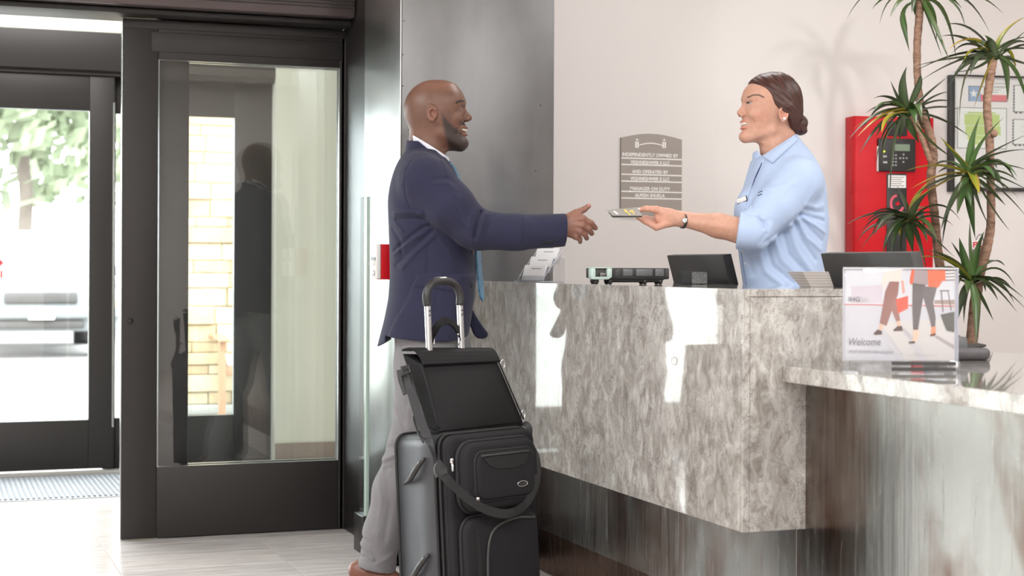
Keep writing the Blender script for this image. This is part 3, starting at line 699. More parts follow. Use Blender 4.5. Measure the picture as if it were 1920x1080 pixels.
MB().box((px2x(1148), dY, py2z(522)), (px2x(1255.5), dY + .05, py2z(501)), .004).put('housing', M['black'], ev)
MB().box((px2x(1110), dY + .004, py2z(520)), (px2x(1150), dY + .05, py2z(501)), .004).put('socket_block', M['dark'], ev)
MB().hexa([(px2x(1152), dY + .01, py2z(528)), (px2x(1235), dY + .01, py2z(528)), (px2x(1235), dY + .045, py2z(528)), (px2x(1152), dY + .045, py2z(528)), (px2x(1146), dY + .004, py2z(521)), (px2x(1252), dY + .004, py2z(521)), (px2x(1252), dY + .048, py2z(521)), (px2x(1146), dY + .048, py2z(521))], .002).put('underside', M['black'], ev)
mint = plain('mint clear plastic', srgb(184, 204, 196), .15, var=.06)
for x0, x1 in ((1107.5, 1116), (1137, 1147)): MB().box((px2x(x0), dY - .006, py2z(518)), (px2x(x1), dY + .02, py2z(501.5)), .003).put('clear_block', mint, ev)
MB().box((px2x(1107.5), dY - .006, py2z(501.8)), (px2x(1148), dY + .04, py2z(500.2)), .001).put('clear_top', mint, ev)
MB().hexa([(px2x(1110), dY - .004, py2z(522.5)), (px2x(1140), dY - .004, py2z(522.5)), (px2x(1140), dY + .02, py2z(522.5)), (px2x(1110), dY + .02, py2z(522.5)), (px2x(1107.5), dY - .006, py2z(517.5)), (px2x(1147), dY - .006, py2z(517.5)), (px2x(1147), dY + .02, py2z(517.5)), (px2x(1107.5), dY + .02, py2z(517.5))], .001).put('clear_base', mint, ev)
MB().box((px2x(1124), dY - .004, py2z(517.5)), (px2x(1137), dY + .004, py2z(510)), .001).put('plug', M['steel'], ev)
for x0, x1 in ((1153, 1164), ): MB().box((px2x(x0), dY - .003, py2z(517)), (px2x(x1), dY, py2z(502.5)), .002).put('side_plate', M['dark'], ev)
for x0, x1 in ((1168, 1186), (1192, 1223), (1228, 1245)): MB().box((px2x(x0), dY - .003, py2z(516)), (px2x(x1), dY, py2z(502.5)), .001).put('grille', grl.m, ev)
MB().box((px2x(1247), dY - .002, py2z(517)), (px2x(1254), dY, py2z(502.5)), .001).put('side_plate', M['dark'], ev)
for px in (1121, 1147, 1212, 1241):
    for yy in (.012, .04):
        x = px2x(px); MB().lathe([(.003, 0), (.0055, .001), (.009, .010), (.007, .017)], 14, Matrix.Translation((x, dY + yy, ZC))).put('foot', M['black'], ev)

# monitors seen from behind
def monitor(name, label, x, y0, y1, zt, zb, shelf):
    r = thing(name, label, 'monitor', (x + .1, (y0 + y1) / 2, shelf))
    tilt = .28; dx = (zt - zb) * tilt; th = .034
    f = [(x + dx, y0, zb), (x + dx, y1, zb), (x, y1, zt), (x, y0, zt)]
    MB().hexa([(x + dx, y0, zb), (x + dx + th, y0, zb), (x + dx + th, y1, zb), (x + dx, y1, zb), (x, y0, zt), (x + th, y0, zt + .004), (x + th, y1, zt + .004), (x, y1, zt)], .002).put('back_cover', M['dark'], r)
    MB().hexa([(x + dx + th, y0 + .012, zb + .012), (x + dx + th + .001, y0 + .012, zb + .012), (x + dx + th + .001, y1 - .012, zb + .012), (x + dx + th, y1 - .012, zb + .012), (x + th + .003, y0 + .012, zt - .01), (x + th + .004, y0 + .012, zt - .01), (x + th + .004, y1 - .012, zt - .01), (x + th + .003, y1 - .012, zt - .01)]).put('screen', M['black'], r)
    ym = (y0 + y1) / 2
    MB().box((x + .02, ym - .05, shelf), (x + .14, ym + .05, shelf + .012), .003).box((x + .055, ym - .03, shelf + .01), (x + .075, ym + .03, zb + .10), .003).put('stand', M['black'], r)
    MB().box((x + dx - .03, y0 + .10, zb - .02), (x + dx + .03, y0 + .17, zb + .03), .004).put('connector_box', M['dark'], r)
    return r
zt1 = onX(1300, 475.5, 2.53).z
monitor('monitor', 'tilted dark monitor seen from behind, beside the small speckled box', 2.52, onX(1354, 473, 2.52).y, onX(1250, 477, 2.52).y, zt1, zt1 - .21, .872)
zt2 = onX(1630, 468.5, 2.53).z
monitor('monitor', 'larger tilted dark monitor seen from behind, behind the welcome sign', 2.525, onX(1706, 467, 2.525).y, onX(1538, 469, 2.525).y, zt2, zt2 - .21, .872)
# small speckled box on the counter
spk = NT('speckled plate'); v = spk.coord(); spk.set(spk.ramp(spk.noise(v, 420, 2, .7), [(.45, srgb(52, 54, 56)), (.62, srgb(170, 172, 172))]), .35, .2)
bx0 = onZ(1301, 531.3, ZC); a = bx0; sY = a.y
w_ = onY(1326, 531, sY).x - onY(1296, 531, sY).x
bb = thing('speckled_box', 'small black box with a speckled silver side standing on the counter', 'box', (a.x + .03, sY + .05, ZC))
b0 = onX(1290, 520, 2.40); sx0 = 2.36; sy0 = onX(1296.5, 520, sx0).y; sx1 = onY(1327, 520, sy0).x; sy1 = onX(1272, 520, sx0).y
zt_ = onY(1312, 506.3, sy0).z
MB().box((sx0, sy0 + .002, ZC), (sx1, sy1, zt_), .001).put('body', M['black'], bb)
MB().box((sx0 + .002, sy0 - .001, ZC + .001), (sx1 - .002, sy0 + .002, zt_ - .002), .0006, seg=1).put('speckled_plate', spk.m, bb)
# paper pile
pp = thing('paper_stack', 'slanting pile of grey printed paper beside the larger monitor', 'paper', (2.44, onX(1535, 520, 2.44).y, ZC))
yc = onX(1534, 520, 2.44).y; pap = plain('paper edge', srgb(188, 180, 174), .8, var=.05); pap2 = plain('paper edge grey', srgb(162, 155, 150), .8, var=.05)
for k in range(17):
    z0 = ZC + .0026 * k; s_ = -.0014 * k; MB().box((2.40 + s_, yc - .028 - s_ * .4, z0), (2.475 + s_ * .5, yc + .035 - s_ * 1.5, z0 + .0023)).put('paper_sheet', pap if k % 3 else pap2, pp)

# ------------------------------------------------------------------ on the desk: welcome sign, phone
ZD = .8725
sgD = 3.93
iw = thing('welcome_sign', 'clear acrylic stand with a printed welcome picture on the desk', 'sign', onZ(1690, 686, ZD))
fx = Vector((CS, -SN, 0)); fy = Vector((SN, CS, 0))     # along and into the sign
def sp_(px, py, off=0): return at(px, py, sgD + off)
def sbox(x0, y0, x1, y1, o0, o1, bev=0):
    a = at(x0, y0, sgD); b = at(x1, y1, sgD); base = a; w = (b - a).dot(fx); h = a.z - b.z
    Mx = Matrix.Translation(a) @ Matrix(((fx.x, fy.x, 0, 0), (fx.y, fy.y, 0, 0), (0, 0, 1, 0), (0, 0, 0, 1)))
    return MB().box((0, o0, -h), (w, o1, 0), bev, Mx)
zb_ = at(1690, 690, sgD).z
sbox(1581, 497, 1797, 690.5, -.004, -.0015, .0006).put('front_sheet', ac, iw)
sbox(1581, 497, 1797, 690.5, .003, .0055, .0006).put('back_sheet', ac, iw)
sbox(1581, 495.8, 1797, 498, -.004, .0055).put('bright_edge', plain('acrylic edge', srgb(226, 226, 232), .2, Transmission_Weight=.3), iw)
sbox(1793, 498, 1797.5, 686, -.004, .0055).put('bright_edge', plain('acrylic edge side', srgb(214, 214, 226), .2, Transmission_Weight=.3), iw)
sbox(1581, 498, 1583.5, 672, -.004, .0055).put('bright_edge', plain('acrylic edge side two', srgb(226, 226, 232), .2, Transmission_Weight=.3), iw)
sbox(1584, 670, 1792, 690.5, -.05, .05, .002).put('base_block', ac, iw)
sbox(1664, 669.5, 1783, 675.5, -.052, -.0505).put('dark_strip', M['dark'], iw)
sbox(1664, 680.5, 1783, 686.5, -.052, -.0505).put('dark_strip', M['dark'], iw)
p = at(1790, 678, sgD - .045); MB().cyl(p, p + fy * .02, .011, n=20).put('corner_stud', plain('frosted stud', srgb(226, 224, 224), .4), iw)
inks = {}
def ink(*c):
    if c not in inks: inks[c] = plain('ink %d %d %d' % c, srgb(*c), .55, var=.02)
    return inks[c]
lay = [0.0]
def ply(name, pts, c):
    lay[0] += .00004
    P = [at(x, y, sgD) - fy * lay[0] for x, y in pts]
    m_ = MB(); m_.add(P, [list(range(len(P)))]); return m_.put(name, ink(*c), iw)
sbox(1584, 499, 1794, 669, .0002, .0026).put('print_sheet', ink(206, 204, 207), iw)
lay[0] = .0001
ply('print_sky', [(1584, 499), (1790, 499), (1790, 566), (1584, 566)], (216, 215, 218))
ply('print_skyline', [(1596, 532), (1655, 528), (1655, 563), (1596, 563)], (208, 198, 203))
ply('print_building', [(1697, 500), (1708, 500), (1705, 556), (1696, 556)], (214, 212, 216))
ply('print_steps', [(1770, 499), (1790, 499), (1790, 519), (1770, 520)], (150, 140, 138))
for k in range(3): ply('print_step', [(1770, 502 + 6 * k), (1790, 501 + 6 * k), (1790, 504 + 6 * k), (1770, 505 + 6 * k)], (236, 232, 230))
ply('print_wall', [(1752, 556), (1790, 555), (1790, 564), (1752, 563)], (170, 150, 142))
ply('print_red_line', [(1582, 564.5), (1790, 566), (1790, 567.8), (1582, 566)], (222, 92, 74))
ply('print_pavement', [(1650, 600), (1790, 588), (1790, 669), (1700, 669)], (212, 205, 200))
ply('print_shadow_on_pavement', [(1652, 620), (1658, 616), (1700, 669), (1684, 669)], (206, 201, 203))
ply('print_shadow_on_pavement', [(1690, 611), (1696, 608), (1718, 630), (1708, 632)], (190, 184, 186))
ply('print_shadow_on_pavement', [(1752, 625), (1758, 622), (1790, 640), (1790, 648)], (176, 166, 164))
ply('print_shadow_on_pavement', [(1706, 634), (1716, 634), (1745, 669), (1724, 669)], (206, 200, 200))
ply('print_blouse', [(1660, 499), (1691, 499), (1690, 520), (1684, 522), (1672, 521), (1664, 522), (1658, 540), (1653, 520)], (238, 216, 204))
ply('print_trousers', [(1668, 522), (1686, 522), (1684, 545), (1675, 570), (1663, 605), (1650, 600), (1656, 565), (1660, 540)], (150, 104, 94))
ply('print_trousers', [(1676, 552), (1681, 548), (1685, 575), (1689, 596), (1682, 598), (1671, 572)], (158, 112, 102))
ply('print_arm', [(1690, 520), (1694, 520), (1697, 542), (1693, 545)], (226, 160, 136))
ply('print_handbag', [(1680, 555), (1703, 548), (1703, 572), (1684, 582)], (226, 96, 72))
ply('print_ankle', [(1650, 601), (1658, 604), (1654, 614), (1648, 612)], (226, 186, 160))
ply('print_ankle', [(1682, 596), (1689, 595), (1690, 606), (1684, 607)], (226, 186, 160))
ply('print_shoe', [(1646, 612), (1654, 614), (1655, 621), (1640, 622), (1639, 619)], (92, 66, 62))
ply('print_shoe', [(1684, 605), (1692, 605), (1694, 614), (1676, 615), (1676, 612)], (92, 66, 62))
ply('print_top', [(1714, 499), (1740, 499), (1740, 528), (1712, 525)], (170, 152, 152))
ply('print_jacket', [(1739, 499), (1772, 499), (1773, 520), (1767, 520), (1760, 532), (1741, 533)], (238, 116, 82))
ply('print_jacket', [(1709, 499), (1715, 499), (1712, 527), (1706, 526), (1706, 515)], (232, 108, 76))
ply('print_leggings', [(1711, 524), (1735, 527), (1729, 565), (1722, 612), (1713, 612), (1711, 570)], (104, 96, 94))
ply('print_leggings', [(1730, 530), (1757, 532), (1750, 560), (1755, 590), (1754, 605), (1747, 606), (1742, 585), (1731, 550)], (112, 104, 102))
ply('print_foot', [(1714, 612), (1723, 612), (1724, 622), (1718, 634), (1712, 633)], (240, 196, 168))
ply('print_foot', [(1747, 606), (1755, 605), (1755, 617), (1746, 622)], (234, 152, 112))
ply('print_shoe', [(1704, 634), (1716, 633), (1717, 637), (1706, 638)], (92, 72, 66))
ply('print_shoe', [(1744, 621), (1755, 617), (1755, 622), (1746, 624)], (120, 72, 52))
ply('print_case_handle', [(1762, 537), (1780, 537), (1780, 539), (1778.5, 539), (1785, 575), (1783, 575), (1777, 539), (1766, 539), (1770, 578), (1768, 578), (1764, 539), (1762, 539)], (130, 120, 116))
ply('print_case', [(1764, 583), (1790, 577), (1790, 616), (1776, 613), (1772, 604)], (96, 94, 88))
MSG = Matrix(((fx.x, 0, -fy.x, 0), (fx.y, 0, -fy.y, 0), (0, 1, 0, 0), (0, 0, 0, 1)))
def stxt(s, px, py, h, c, **kw): return text('lettering', s, Matrix.Translation(at(px, py, sgD) - fy * .0022) @ MSG, h, ink(*c), iw, depth=.0001, align='LEFT', **kw)
stxt('IHG', 1590.5, 556, .0118, (88, 88, 94), sx=1.0)
stxt('HOTELS &', 1613, 553.5, .0032, (178, 176, 180)); stxt('RESORTS', 1613, 559, .0032, (178, 176, 180))
stxt('Welcome', 1590, 635.5, .0175, (128, 125, 130), shear=.25, sx=.80)
stxt('IHG\u00ae Rewards Club members', 1592, 653.5, .0066, (160, 156, 160), shear=.2, sx=.92)
# desk telephone
ph = thing('telephone', 'dark desk telephone behind the welcome sign near the plant', 'telephone', onZ(1830, 668, ZD))
po = onZ(1856, 667, ZD); Rp = Matrix.Translation(po) @ Matrix.Rotation(math.radians(-14), 4, 'Z')
MB().hexa([Rp @ Vector(c) for c in ((-.15, 0, 0), (0, 0, 0), (0, .12, 0), (-.15, .12, 0), (-.15, .01, .012), (-.01, .01, .012), (-.01, .11, .03), (-.15, .11, .03))], .003).put('base', M['dark'], ph)
MB().box((-.16, -.028, 0), (-.004, .012, .034), .014, Rp, seg=4).put('handset', plain('ribbed phone grey', srgb(82, 78, 80), .5, bump=.5, bscale=260), ph)
MB().hexa([Rp @ Vector(c) for c in ((-.15, .03, .018), (-.045, .03, .018), (-.045, .11, .022), (-.15, .11, .022), (-.15, .04, .066), (-.047, .04, .062), (-.047, .09, .062), (-.15, .09, .066))], .003).put('display_block', plain('phone mid grey', srgb(92, 92, 92), .5), ph)
MB().hexa([Rp @ Vector(c) for c in ((-.05, .03, .020), (.012, .05, .034), (.012, .11, .036), (-.05, .11, .022), (-.05, .03, .034), (.014, .05, .040), (.014, .11, .042), (-.05, .11, .036))], .002).put('side_wing', M['black'], ph)
for i in range(3):
    for j in range(4): MB().box((-.14 + .028 * i, .045 + .012 * j, .024), (-.122 + .028 * i, .054 + .012 * j, .0665), .001, Rp).put('key', M['black'], ph)
# ------------------------------------------------------------------ suitcase and satchel
nyl = cloth('charcoal nylon', srgb(33, 32, 34), .85, 1400, .3, .06, .0); nyl.node_tree.nodes['Principled BSDF'].inputs['Specular IOR Level'].default_value = .25
nylb = cloth('black nylon', srgb(20, 20, 21), .7, 1400, .3, .06, .0)
sid = NT('grey sheen nylon'); v = sid.coord(); sid.set(sid.ramp(sid.noise(v, 3, 2), [(.3, srgb(60, 60, 63)), (.7, srgb(72, 72, 75))]), .42, .25); sid.bump(sid.noise(v, 1300, 2), .15, .0006)
lea = NT('black leather'); v = lea.coord(); lea.set(lea.ramp(lea.noise(v, 8, 3), [(.3, srgb(18, 17, 18)), (.7, srgb(22, 21, 22))]), .55); lea.b.inputs['Specular IOR Level'].default_value = .2; lea.bump(lea.vor(v, 700), .12, .0006)
web = NT('black webbing'); v = web.coord(); w1 = web.node('ShaderNodeTexWave', i_Scale=160, bands_direction='Z'); web.l.new(v, w1.inputs[0])
web.set(web.ramp(w1.outputs['Fac'], [(.3, srgb(20, 20, 22)), (.7, srgb(44, 44, 46))]), .45); web.bump(w1.outputs['Fac'], .5, .001)
alu = brushed('satin aluminium', srgb(214, 214, 216), .28, (1, 1, .1), var=.04, streak=80)
gun = plain('gunmetal', srgb(120, 120, 122), .25, .9, var=.04)

A45 = math.radians(45)
cd = 4.52; cl = ray(836, 900)[0] * cd
ori = camw(cl, cd, 0); ux = (camw(math.cos(A45), math.sin(A45), 0)).normalized(); uy = camw(-math.sin(A45), math.cos(A45), 0).normalized()
SW, SD, SHH = .362, .17, .645
lean = math.radians(4)
MSU = Matrix.Translation(ori) @ Matrix(((ux.x, uy.x, 0, 0), (ux.y, uy.y, 0, 0), (0, 0, 1, 0), (0, 0, 0, 1))) @ Matrix.Translation((0, 0, .05)) @ Matrix.Rotation(-lean, 4, 'X') @ Matrix.Translation((0, 0, -.05))
q = lambda x, y, z: MSU @ Vector((x, y, z))       # suitcase frame: x along the front, y to the back, z up
su = thing('suitcase', 'charcoal upright suitcase with raised pull handle standing behind the man', 'suitcase', q(SW / 2, SD / 2, 0))
def rrect(w, h, r, n=6):
    out = []
    for cx_, cy_, a0 in ((w - r, r, -90), (w - r, h - r, 0), (r, h - r, 90), (r, r, 180)):
        for k in range(n + 1):
            a = math.radians(a0 + 90 * k / n); out.append((cx_ + r * math.cos(a), cy_ + r * math.sin(a)))
    return out
def pad(x0, z0, w, h, r, y0, y1, mat, name, bev=.008, par=None):
    bm = bmesh.new(); pts = rrect(w, h, r)
    a = [bm.verts.new(q(x0 + x, y1, z0 + z)) for x, z in pts]; b = [bm.verts.new(q(x0 + x, y0, z0 + z)) for x, z in pts]; n = len(a)
    fa = bm.faces.new(a); fb = bm.faces.new(b[::-1])
    for i in range(n): bm.faces.new((a[i], b[i], b[(i + 1) % n], a[(i + 1) % n]))
    bmesh.ops.recalc_face_normals(bm, faces=bm.faces[:])
    bmesh.ops.bevel(bm, geom=list(fb.edges), offset=bev, segments=3, profile=.6, affect='EDGES')
    m_ = MB(); m_.addbm(bm, None, 0, True); return m_.put(name, mat, par or su)
pad(0, .05, SW, SHH - .05, .035, .0, SD, sid.m, 'shell', .012)
def loop(x0, z0, w, h, r, y): return [q(x0 + x, y, z0 + z) for x, z in rrect(w, h, r)]
for y, rr_ in ((.002, .005), (SD - .002, .005), (-.018, .004)):
    mb = MB(); mb.tube(loop(-.001, .049, SW + .002, SHH - .048, .036, y), rr_, 8, closed=True); mb.put('piping', nylb, su)
pad(.004, .054, SW - .008, SHH - .058, .034, -.05, .0, nyl, 'front_gusset', .016)
mb = MB(); mb.tube(loop(.004, .054, SW - .008, SHH - .058, .034, -.034), .003, 6, closed=True); mb.put('zip_track', nylb, su)
pad(.03, .425, SW - .06, .195, .05, -.088, -.045, nyl, 'upper_pocket', .02)
mb = MB(); mb.tube(loop(.028, .423, SW - .056, .199, .05, -.058), .006, 8, closed=True); mb.put('piping', nylb, su)
pad(.07, .455, SW - .13, .135, .03, -.100, -.08, nyl, 'pocket_panel', .012)
mb = MB(); mb.tube(loop(.068, .453, SW - .126, .139, .03, -.088), .005, 8, closed=True); mb.put('zip_track', nylb, su)
# dark grip recess of the pocket
mb = MB(); mb.prism([q(.090, -.1005, .577), q(.115, -.1005, .552), q(.15, -.1005, .540), q(.225, -.1005, .540), q(.258, -.1005, .549), q(.275, -.1005, .577)], q(0, -.0022, 0) - q(0, 0, 0)); mb.put('pocket_opening', nylb, su)
mb = MB(); mb.tube([q(.086, -.101, .579)] + [q(.086 + .192 * k / 8, -.102, .582) for k in range(9)], .0022, 6); mb.put('piping', M['dark'], su)
c = q(.245, -.1015, .490)
mb = MB(); mb.tube([c + (q(math.cos(t) * .020, 0, math.sin(t) * .0075) - q(0, 0, 0)) for t in [2 * math.pi * k / 20 for k in range(20)]], .0014, 6, closed=True)
mb.put('badge', M['chrome'], su)
for k in range(5):
    p = q(.235 + .005 * k, -.1018, .490); MB().box(p - Vector((.0012, .001, .0024)), p + Vector((.0012, .001, .0024))).put('badge_mark', gun, su)
pad(.03, .075, SW - .06, .335, .05, -.078, -.045, nyl, 'lower_pocket', .018)
mb = MB(); mb.tube(loop(.028, .073, SW - .056, .339, .05, -.06), .005, 8, closed=True); mb.put('piping', nylb, su)
mb = MB(); mb.tube(spline([q(.10, -.080, .09), q(.105, -.083, .22), q(.115, -.084, .33), q(.15, -.084, .375), q(.23, -.084, .392), q(.31, -.080, .385)], 6), .004, 8); mb.put('piping', M['dark'], su)
mb = MB(); mb.ribbon([q(.078, -.0795, .08), q(.078, -.0795, .24), q(.076, -.0785, .375)], uy, .016, .003); mb.put('zip_band', nylb, su)
def puller(x, y, z):
    p = q(x, y, z); m_ = MB(); m_.box(p - Vector((.005, .004, .008)), p + Vector((.005, .004, .006)), .002); m_.tube([p + Vector((0, -.004, -.006)), p + Vector((.001, -.007, -.016)), p + Vector((.002, -.006, -.030))], [.0028, .004, .0045], 8); return m_.put('zip_puller', M['chrome'], su)
puller(.012, -.055, .575); puller(.066, -.098, .462); puller(.078, -.086, .12)
for z0 in (.262, .535):     # slanting bumper bars on the side
    m_ = MB(); m_.tube([q(-.004, .115 - .0 + .02, z0 - .03), q(-.010, .10, z0 - .015), q(-.012, .075, z0 + .01), q(-.010, .05, z0 + .035), q(-.004, .038, z0 + .047)], [.003, .0075, .009, .0075, .003], 10); m_.put('side_bumper', M['black'], su)
    m_ = MB(); m_.tube([q(-.0075, .118, z0 - .022), q(-.0165, .10, z0 - .012), q(-.0185, .075, z0 + .013), q(-.0165, .05, z0 + .038)], .002, 6); m_.put('bumper_strip', gun, su)
for x in (.0, SW):
    s_ = -1 if x == 0 else 1
    m_ = MB(); m_.prism([q(x + s_ * .004, SD + .004, .045), q(x + s_ * .004, SD + .004, .135), q(x + s_ * .004, SD - .03, .10), q(x + s_ * .004, SD - .06, .045)], (q(-s_ * .012, 0, 0) - q(0, 0, 0))); m_.put('corner_guard', M['dark'], su)
    for y in (.02, SD - .02):
        a = q(x - s_ * .045, y, .032); ax = (q(1, 0, 0) - q(0, 0, 0)).normalized(); a.z = .026; MB().cyl(a - ax * .011, a + ax * .011, .025, n=18).put('wheel', M['black'], su)
        MB().box(a + Vector((-.016, -.016, .004)), a + Vector((.016, .016, .04)), .004).put('wheel_housing', M['black'], su)
# pull handle
hx0, hx1, hy_ = SW / 2 - .056, SW / 2 + .076, SD - .025
for x in (hx0, hx1):
    MB().hexa([q(x - .0085, hy_ - .007, .60), q(x + .0085, hy_ - .007, .60), q(x + .0085, hy_ + .007, .60), q(x - .0085, hy_ + .007, .60), q(x - .0085, hy_ - .007, 1.03), q(x + .0085, hy_ - .007, 1.03), q(x + .0085, hy_ + .007, 1.03), q(x - .0085, hy_ + .007, 1.03)], .003).put('handle_tube', alu, su)
    for z_ in (1.005, .992): MB().cyl(q(x + .001, hy_ - .006, z_), q(x + .001, hy_ - .0085, z_), .0035, n=10).put('rivet', gun, su)
gp = spline([q(hx0, hy_, 1.02), q(hx0 - .001, hy_, 1.055), q(hx0 + .022, hy_, 1.086), q(SW / 2 + .01, hy_, 1.094), q(hx1 - .022, hy_, 1.086), q(hx1 + .001, hy_, 1.055), q(hx1, hy_, 1.02)], 6)
mb = MB(); mb.tube(gp, .0125, 10); mb.put('handle_grip', M['black'], su)
MB().ball(q(SW / 2 + .005, hy_, 1.1035), (.020, .011, .0045), 8).put('release_button', M['chrome'], su)
mb = MB(); mb.tube([q(SW / 2 - .09, SD / 2, SHH - .01), q(SW / 2 - .08, SD / 2, SHH + .006), q(SW / 2 + .08, SD / 2, SHH + .006), q(SW / 2 + .09, SD / 2, SHH - .01)], .006, 8); mb.put('top_handle', nylb, su)

# satchel leaning on the pull handle
sa = thing('satchel', 'black leather satchel with strap sitting on top of the suitcase', 'bag', q(SW / 2, .05, SHH))
bd = 4.60
B = {}
B['fbl'] = at(826, 812, bd); B['fbr'] = B['fbl'] + ux * .347 + Vector((0, 0, .006))
B['ftl'] = at(791, 683, bd + .10); B['ftr'] = at(933, 675, bd + .10 + .20)
gs_ = uy * .075 + Vector((0, 0, .014))
B['bbl'] = B['fbl'] + uy * .05 + Vector((0, 0, .004)); B['bbr'] = B['fbr'] + uy * .05
B['btl'] = at(754, 664, bd + .155); B['btr'] = B['ftr'] + uy * .06 + Vector((0, 0, .012))
mb = MB(); bm = bmesh.new()
# front with a soft bulge: grid of the six-sided body
v8 = [B['fbl'], B['fbr'], B['bbr'], B['bbl'], B['ftl'], B['ftr'], B['btr'], B['btl']]
vv = [bm.verts.new(c_) for c_ in v8]
for f in ((3, 2, 1, 0), (4, 5, 6, 7), (0, 1, 5, 4), (1, 2, 6, 5), (2, 3, 7, 6), (3, 0, 4, 7)): bm.faces.new([vv[i] for i in f])
bmesh.ops.recalc_face_normals(bm, faces=bm.faces[:])
bmesh.ops.subdivide_edges(bm, edges=bm.edges[:], cuts=5, use_grid_fill=True)
for v in bm.verts:
    d0 = (v.co - B['fbl']).dot(-uy); cxn = ((v.co - B['fbl']).dot(ux) / .345 - .5) * 2; zn = ((v.co.z - B['fbl'].z) / .2 - .5) * 2
    v.co += -uy * .010 * max(0, 1 - cxn * cxn) * max(0, 1 - zn * zn)
bmesh.ops.bevel(bm, geom=[e for e in bm.edges if e.calc_face_angle(0) > .6], offset=.005, segments=2, profile=.5, affect='EDGES')
mb.addbm(bm, None, 0, True); mb.put('bag_body', lea.m, sa)
MB().hexa([B[k] + Vector((0, 0, dz)) + (uy * .004 if k[0] == 'f' else Vector()) for dz in (-.016, .004) for k in ('fbl', 'fbr', 'bbr', 'bbl')], .003).put('bottom_panel', lea.m, sa)
nf = (B['fbr'] - B['fbl']).cross(B['ftl'] - B['fbl']).normalized()
if nf.dot(Vector((0, 0, CAMH)) - B['fbl']) < 0: nf = -nf
# flap rolling over the top
tl, tr_ = B['btl'] + Vector((0, 0, .006)), B['btr'] + Vector((0, 0, .010))
prof = []
nseg = 7; fl = []
for k in range(nseg + 1):
    t = k / nseg
    a = tl.lerp(B['ftl'] + nf * .006, t) + Vector((0, 0, .016 * math.sin(math.pi * t))) + nf * .006 * math.sin(math.pi * t)
    b = tr_.lerp(B['ftr'] + nf * .006 - Vector((0, 0, .0)), t) + Vector((0, 0, .014 * math.sin(math.pi * t))) + nf * .006 * math.sin(math.pi * t)
    fl.append((a, b))
fl.append((fl[-1][0] + (B['fbl'] - B['ftl']).normalized() * .012, fl[-1][1] + (B['fbr'] - B['ftr']).normalized() * .012))
vs_, fs_ = [], []
for a, b in fl:
    for off in (0, .004): vs_ += [a + nf * off + Vector((0, 0, off)), b + nf * off + Vector((0, 0, off))]
for k in range(len(fl) - 1):
    i = 4 * k; j = i + 4
    fs_ += [(i + 2, i + 3, j + 3, j + 2), (i, j, j + 1, i + 1), (i, i + 2, j + 2, j), (i + 1, j + 1, j + 3, i + 3)]
fs_ += [(0, 1, 3, 2), (len(vs_) - 4, len(vs_) - 2, len(vs_) - 1, len(vs_) - 3)]
mb = MB(); mb.add(vs_, fs_); mb.put('flap', lea.m, sa)
mb = MB(); mb.tube(spline([B['fbl'].lerp(B['ftl'], t) + nf * .004 for t in (.04, .35, .7, .98)], 4), .0025, 6); mb.put('edge_seam', lea.m, sa)
mb = MB(); mb.tube(spline([B['fbr'].lerp(B['ftr'], t) + nf * .004 for t in (.04, .35, .7, .98)], 4), .0025, 6); mb.put('edge_seam', lea.m, sa)
# carrying handle
hpts = [at(808, 645, 4.80), at(812, 628, 4.79), at(822, 610, 4.79), at(836, 603, 4.80), at(850, 608, 4.82), at(862, 624, 4.84), at(870, 641, 4.85)]
mb = MB(); mb.ribbon(spline(hpts, 6), [nf] * 37, .024, .005); mb.put('carry_handle', lea.m, sa)
for p_, s_ in ((at(809, 638, 4.795), 1), (at(868, 640, 4.845), -1)):
    mb = MB(); mb.tube([p_ + ux * .012 * s_ - Vector((0, 0, .013)), p_ + ux * .014 + Vector((0, 0, .009)), p_ - ux * .014 + Vector((0, 0, .009)), p_ - ux * .014 - Vector((0, 0, .013))], .0025, 6, closed=True); mb.put('handle_ring', M['chrome'], sa)
MB().cyl(at(860, 628, 4.825), at(860, 628, 4.80), .0035, n=10).put('rivet', M['chrome'], sa)
# shoulder strap: buckle, left run down the side, loop across the suitcase front, back up at right
fn = (q(0, -1, 0) - q(0, 0, 0)).normalized(); sn = (q(-1, 0, 0) - q(0, 0, 0)).normalized()
pf = q(0, -.112, .3); pl = q(-.022, 0, .3)
onF = lambda x, y: onP(x, y, pf, fn)
onS = lambda x, y: onP(x, y, pl, sn)
S1 = [at(760, 690, 4.68), at(766, 716, 4.66), at(775, 742, 4.63), at(785, 775, 4.60), at(797, 805, 4.56), at(811, 840, 4.50), at(822, 870, 4.44)]
S2 = [onF(836, 893), onF(858, 915), onF(888, 941), onF(916, 956), onF(945, 963), onF(968, 960), at(988, 946, 4.655), at(1000, 926, 4.675)]
S3 = [at(1008, 905, 4.69), at(1011, 882, 4.72), at(1008, 857, 4.75), at(1000, 841, 4.77), at(990, 829, 4.79)]
pth = spline(S1 + S2 + S3, 5); n1 = (fn + sn * 1.1).normalized()
nr = []
for i in range(len(pth)):
    t = i / (len(pth) - 1); nr.append((sn + fn * .8).normalized() if t < .25 else (fn if t < .66 else (fn * .3 + Vector((CS, -SN, 0)) * .45 - Vector((SN, CS, 0)) * .9).normalized()))
for k in range(3): nr = [nr[0]] + [(nr[i - 1] + nr[i] + nr[i + 1]).normalized() for i in range(1, len(nr) - 1)] + [nr[-1]]
mb = MB(); mb.ribbon(pth, nr, .026, .003); mb.put('shoulder_strap', web.m, sa)
lp = spline([at(984, 792, 4.86), at(994, 800, 4.84), at(995, 815, 4.83), at(989, 828, 4.83), at(978, 818, 4.84), at(972, 802, 4.85), at(976, 790, 4.86)], 6)
mb = MB(); mb.ribbon(lp, [(Vector((CS, -SN, 0)) * .5 - Vector((SN, CS, 0)) * .85).normalized()] * len(lp), .020, .003); mb.put('strap_loop', web.m, sa)
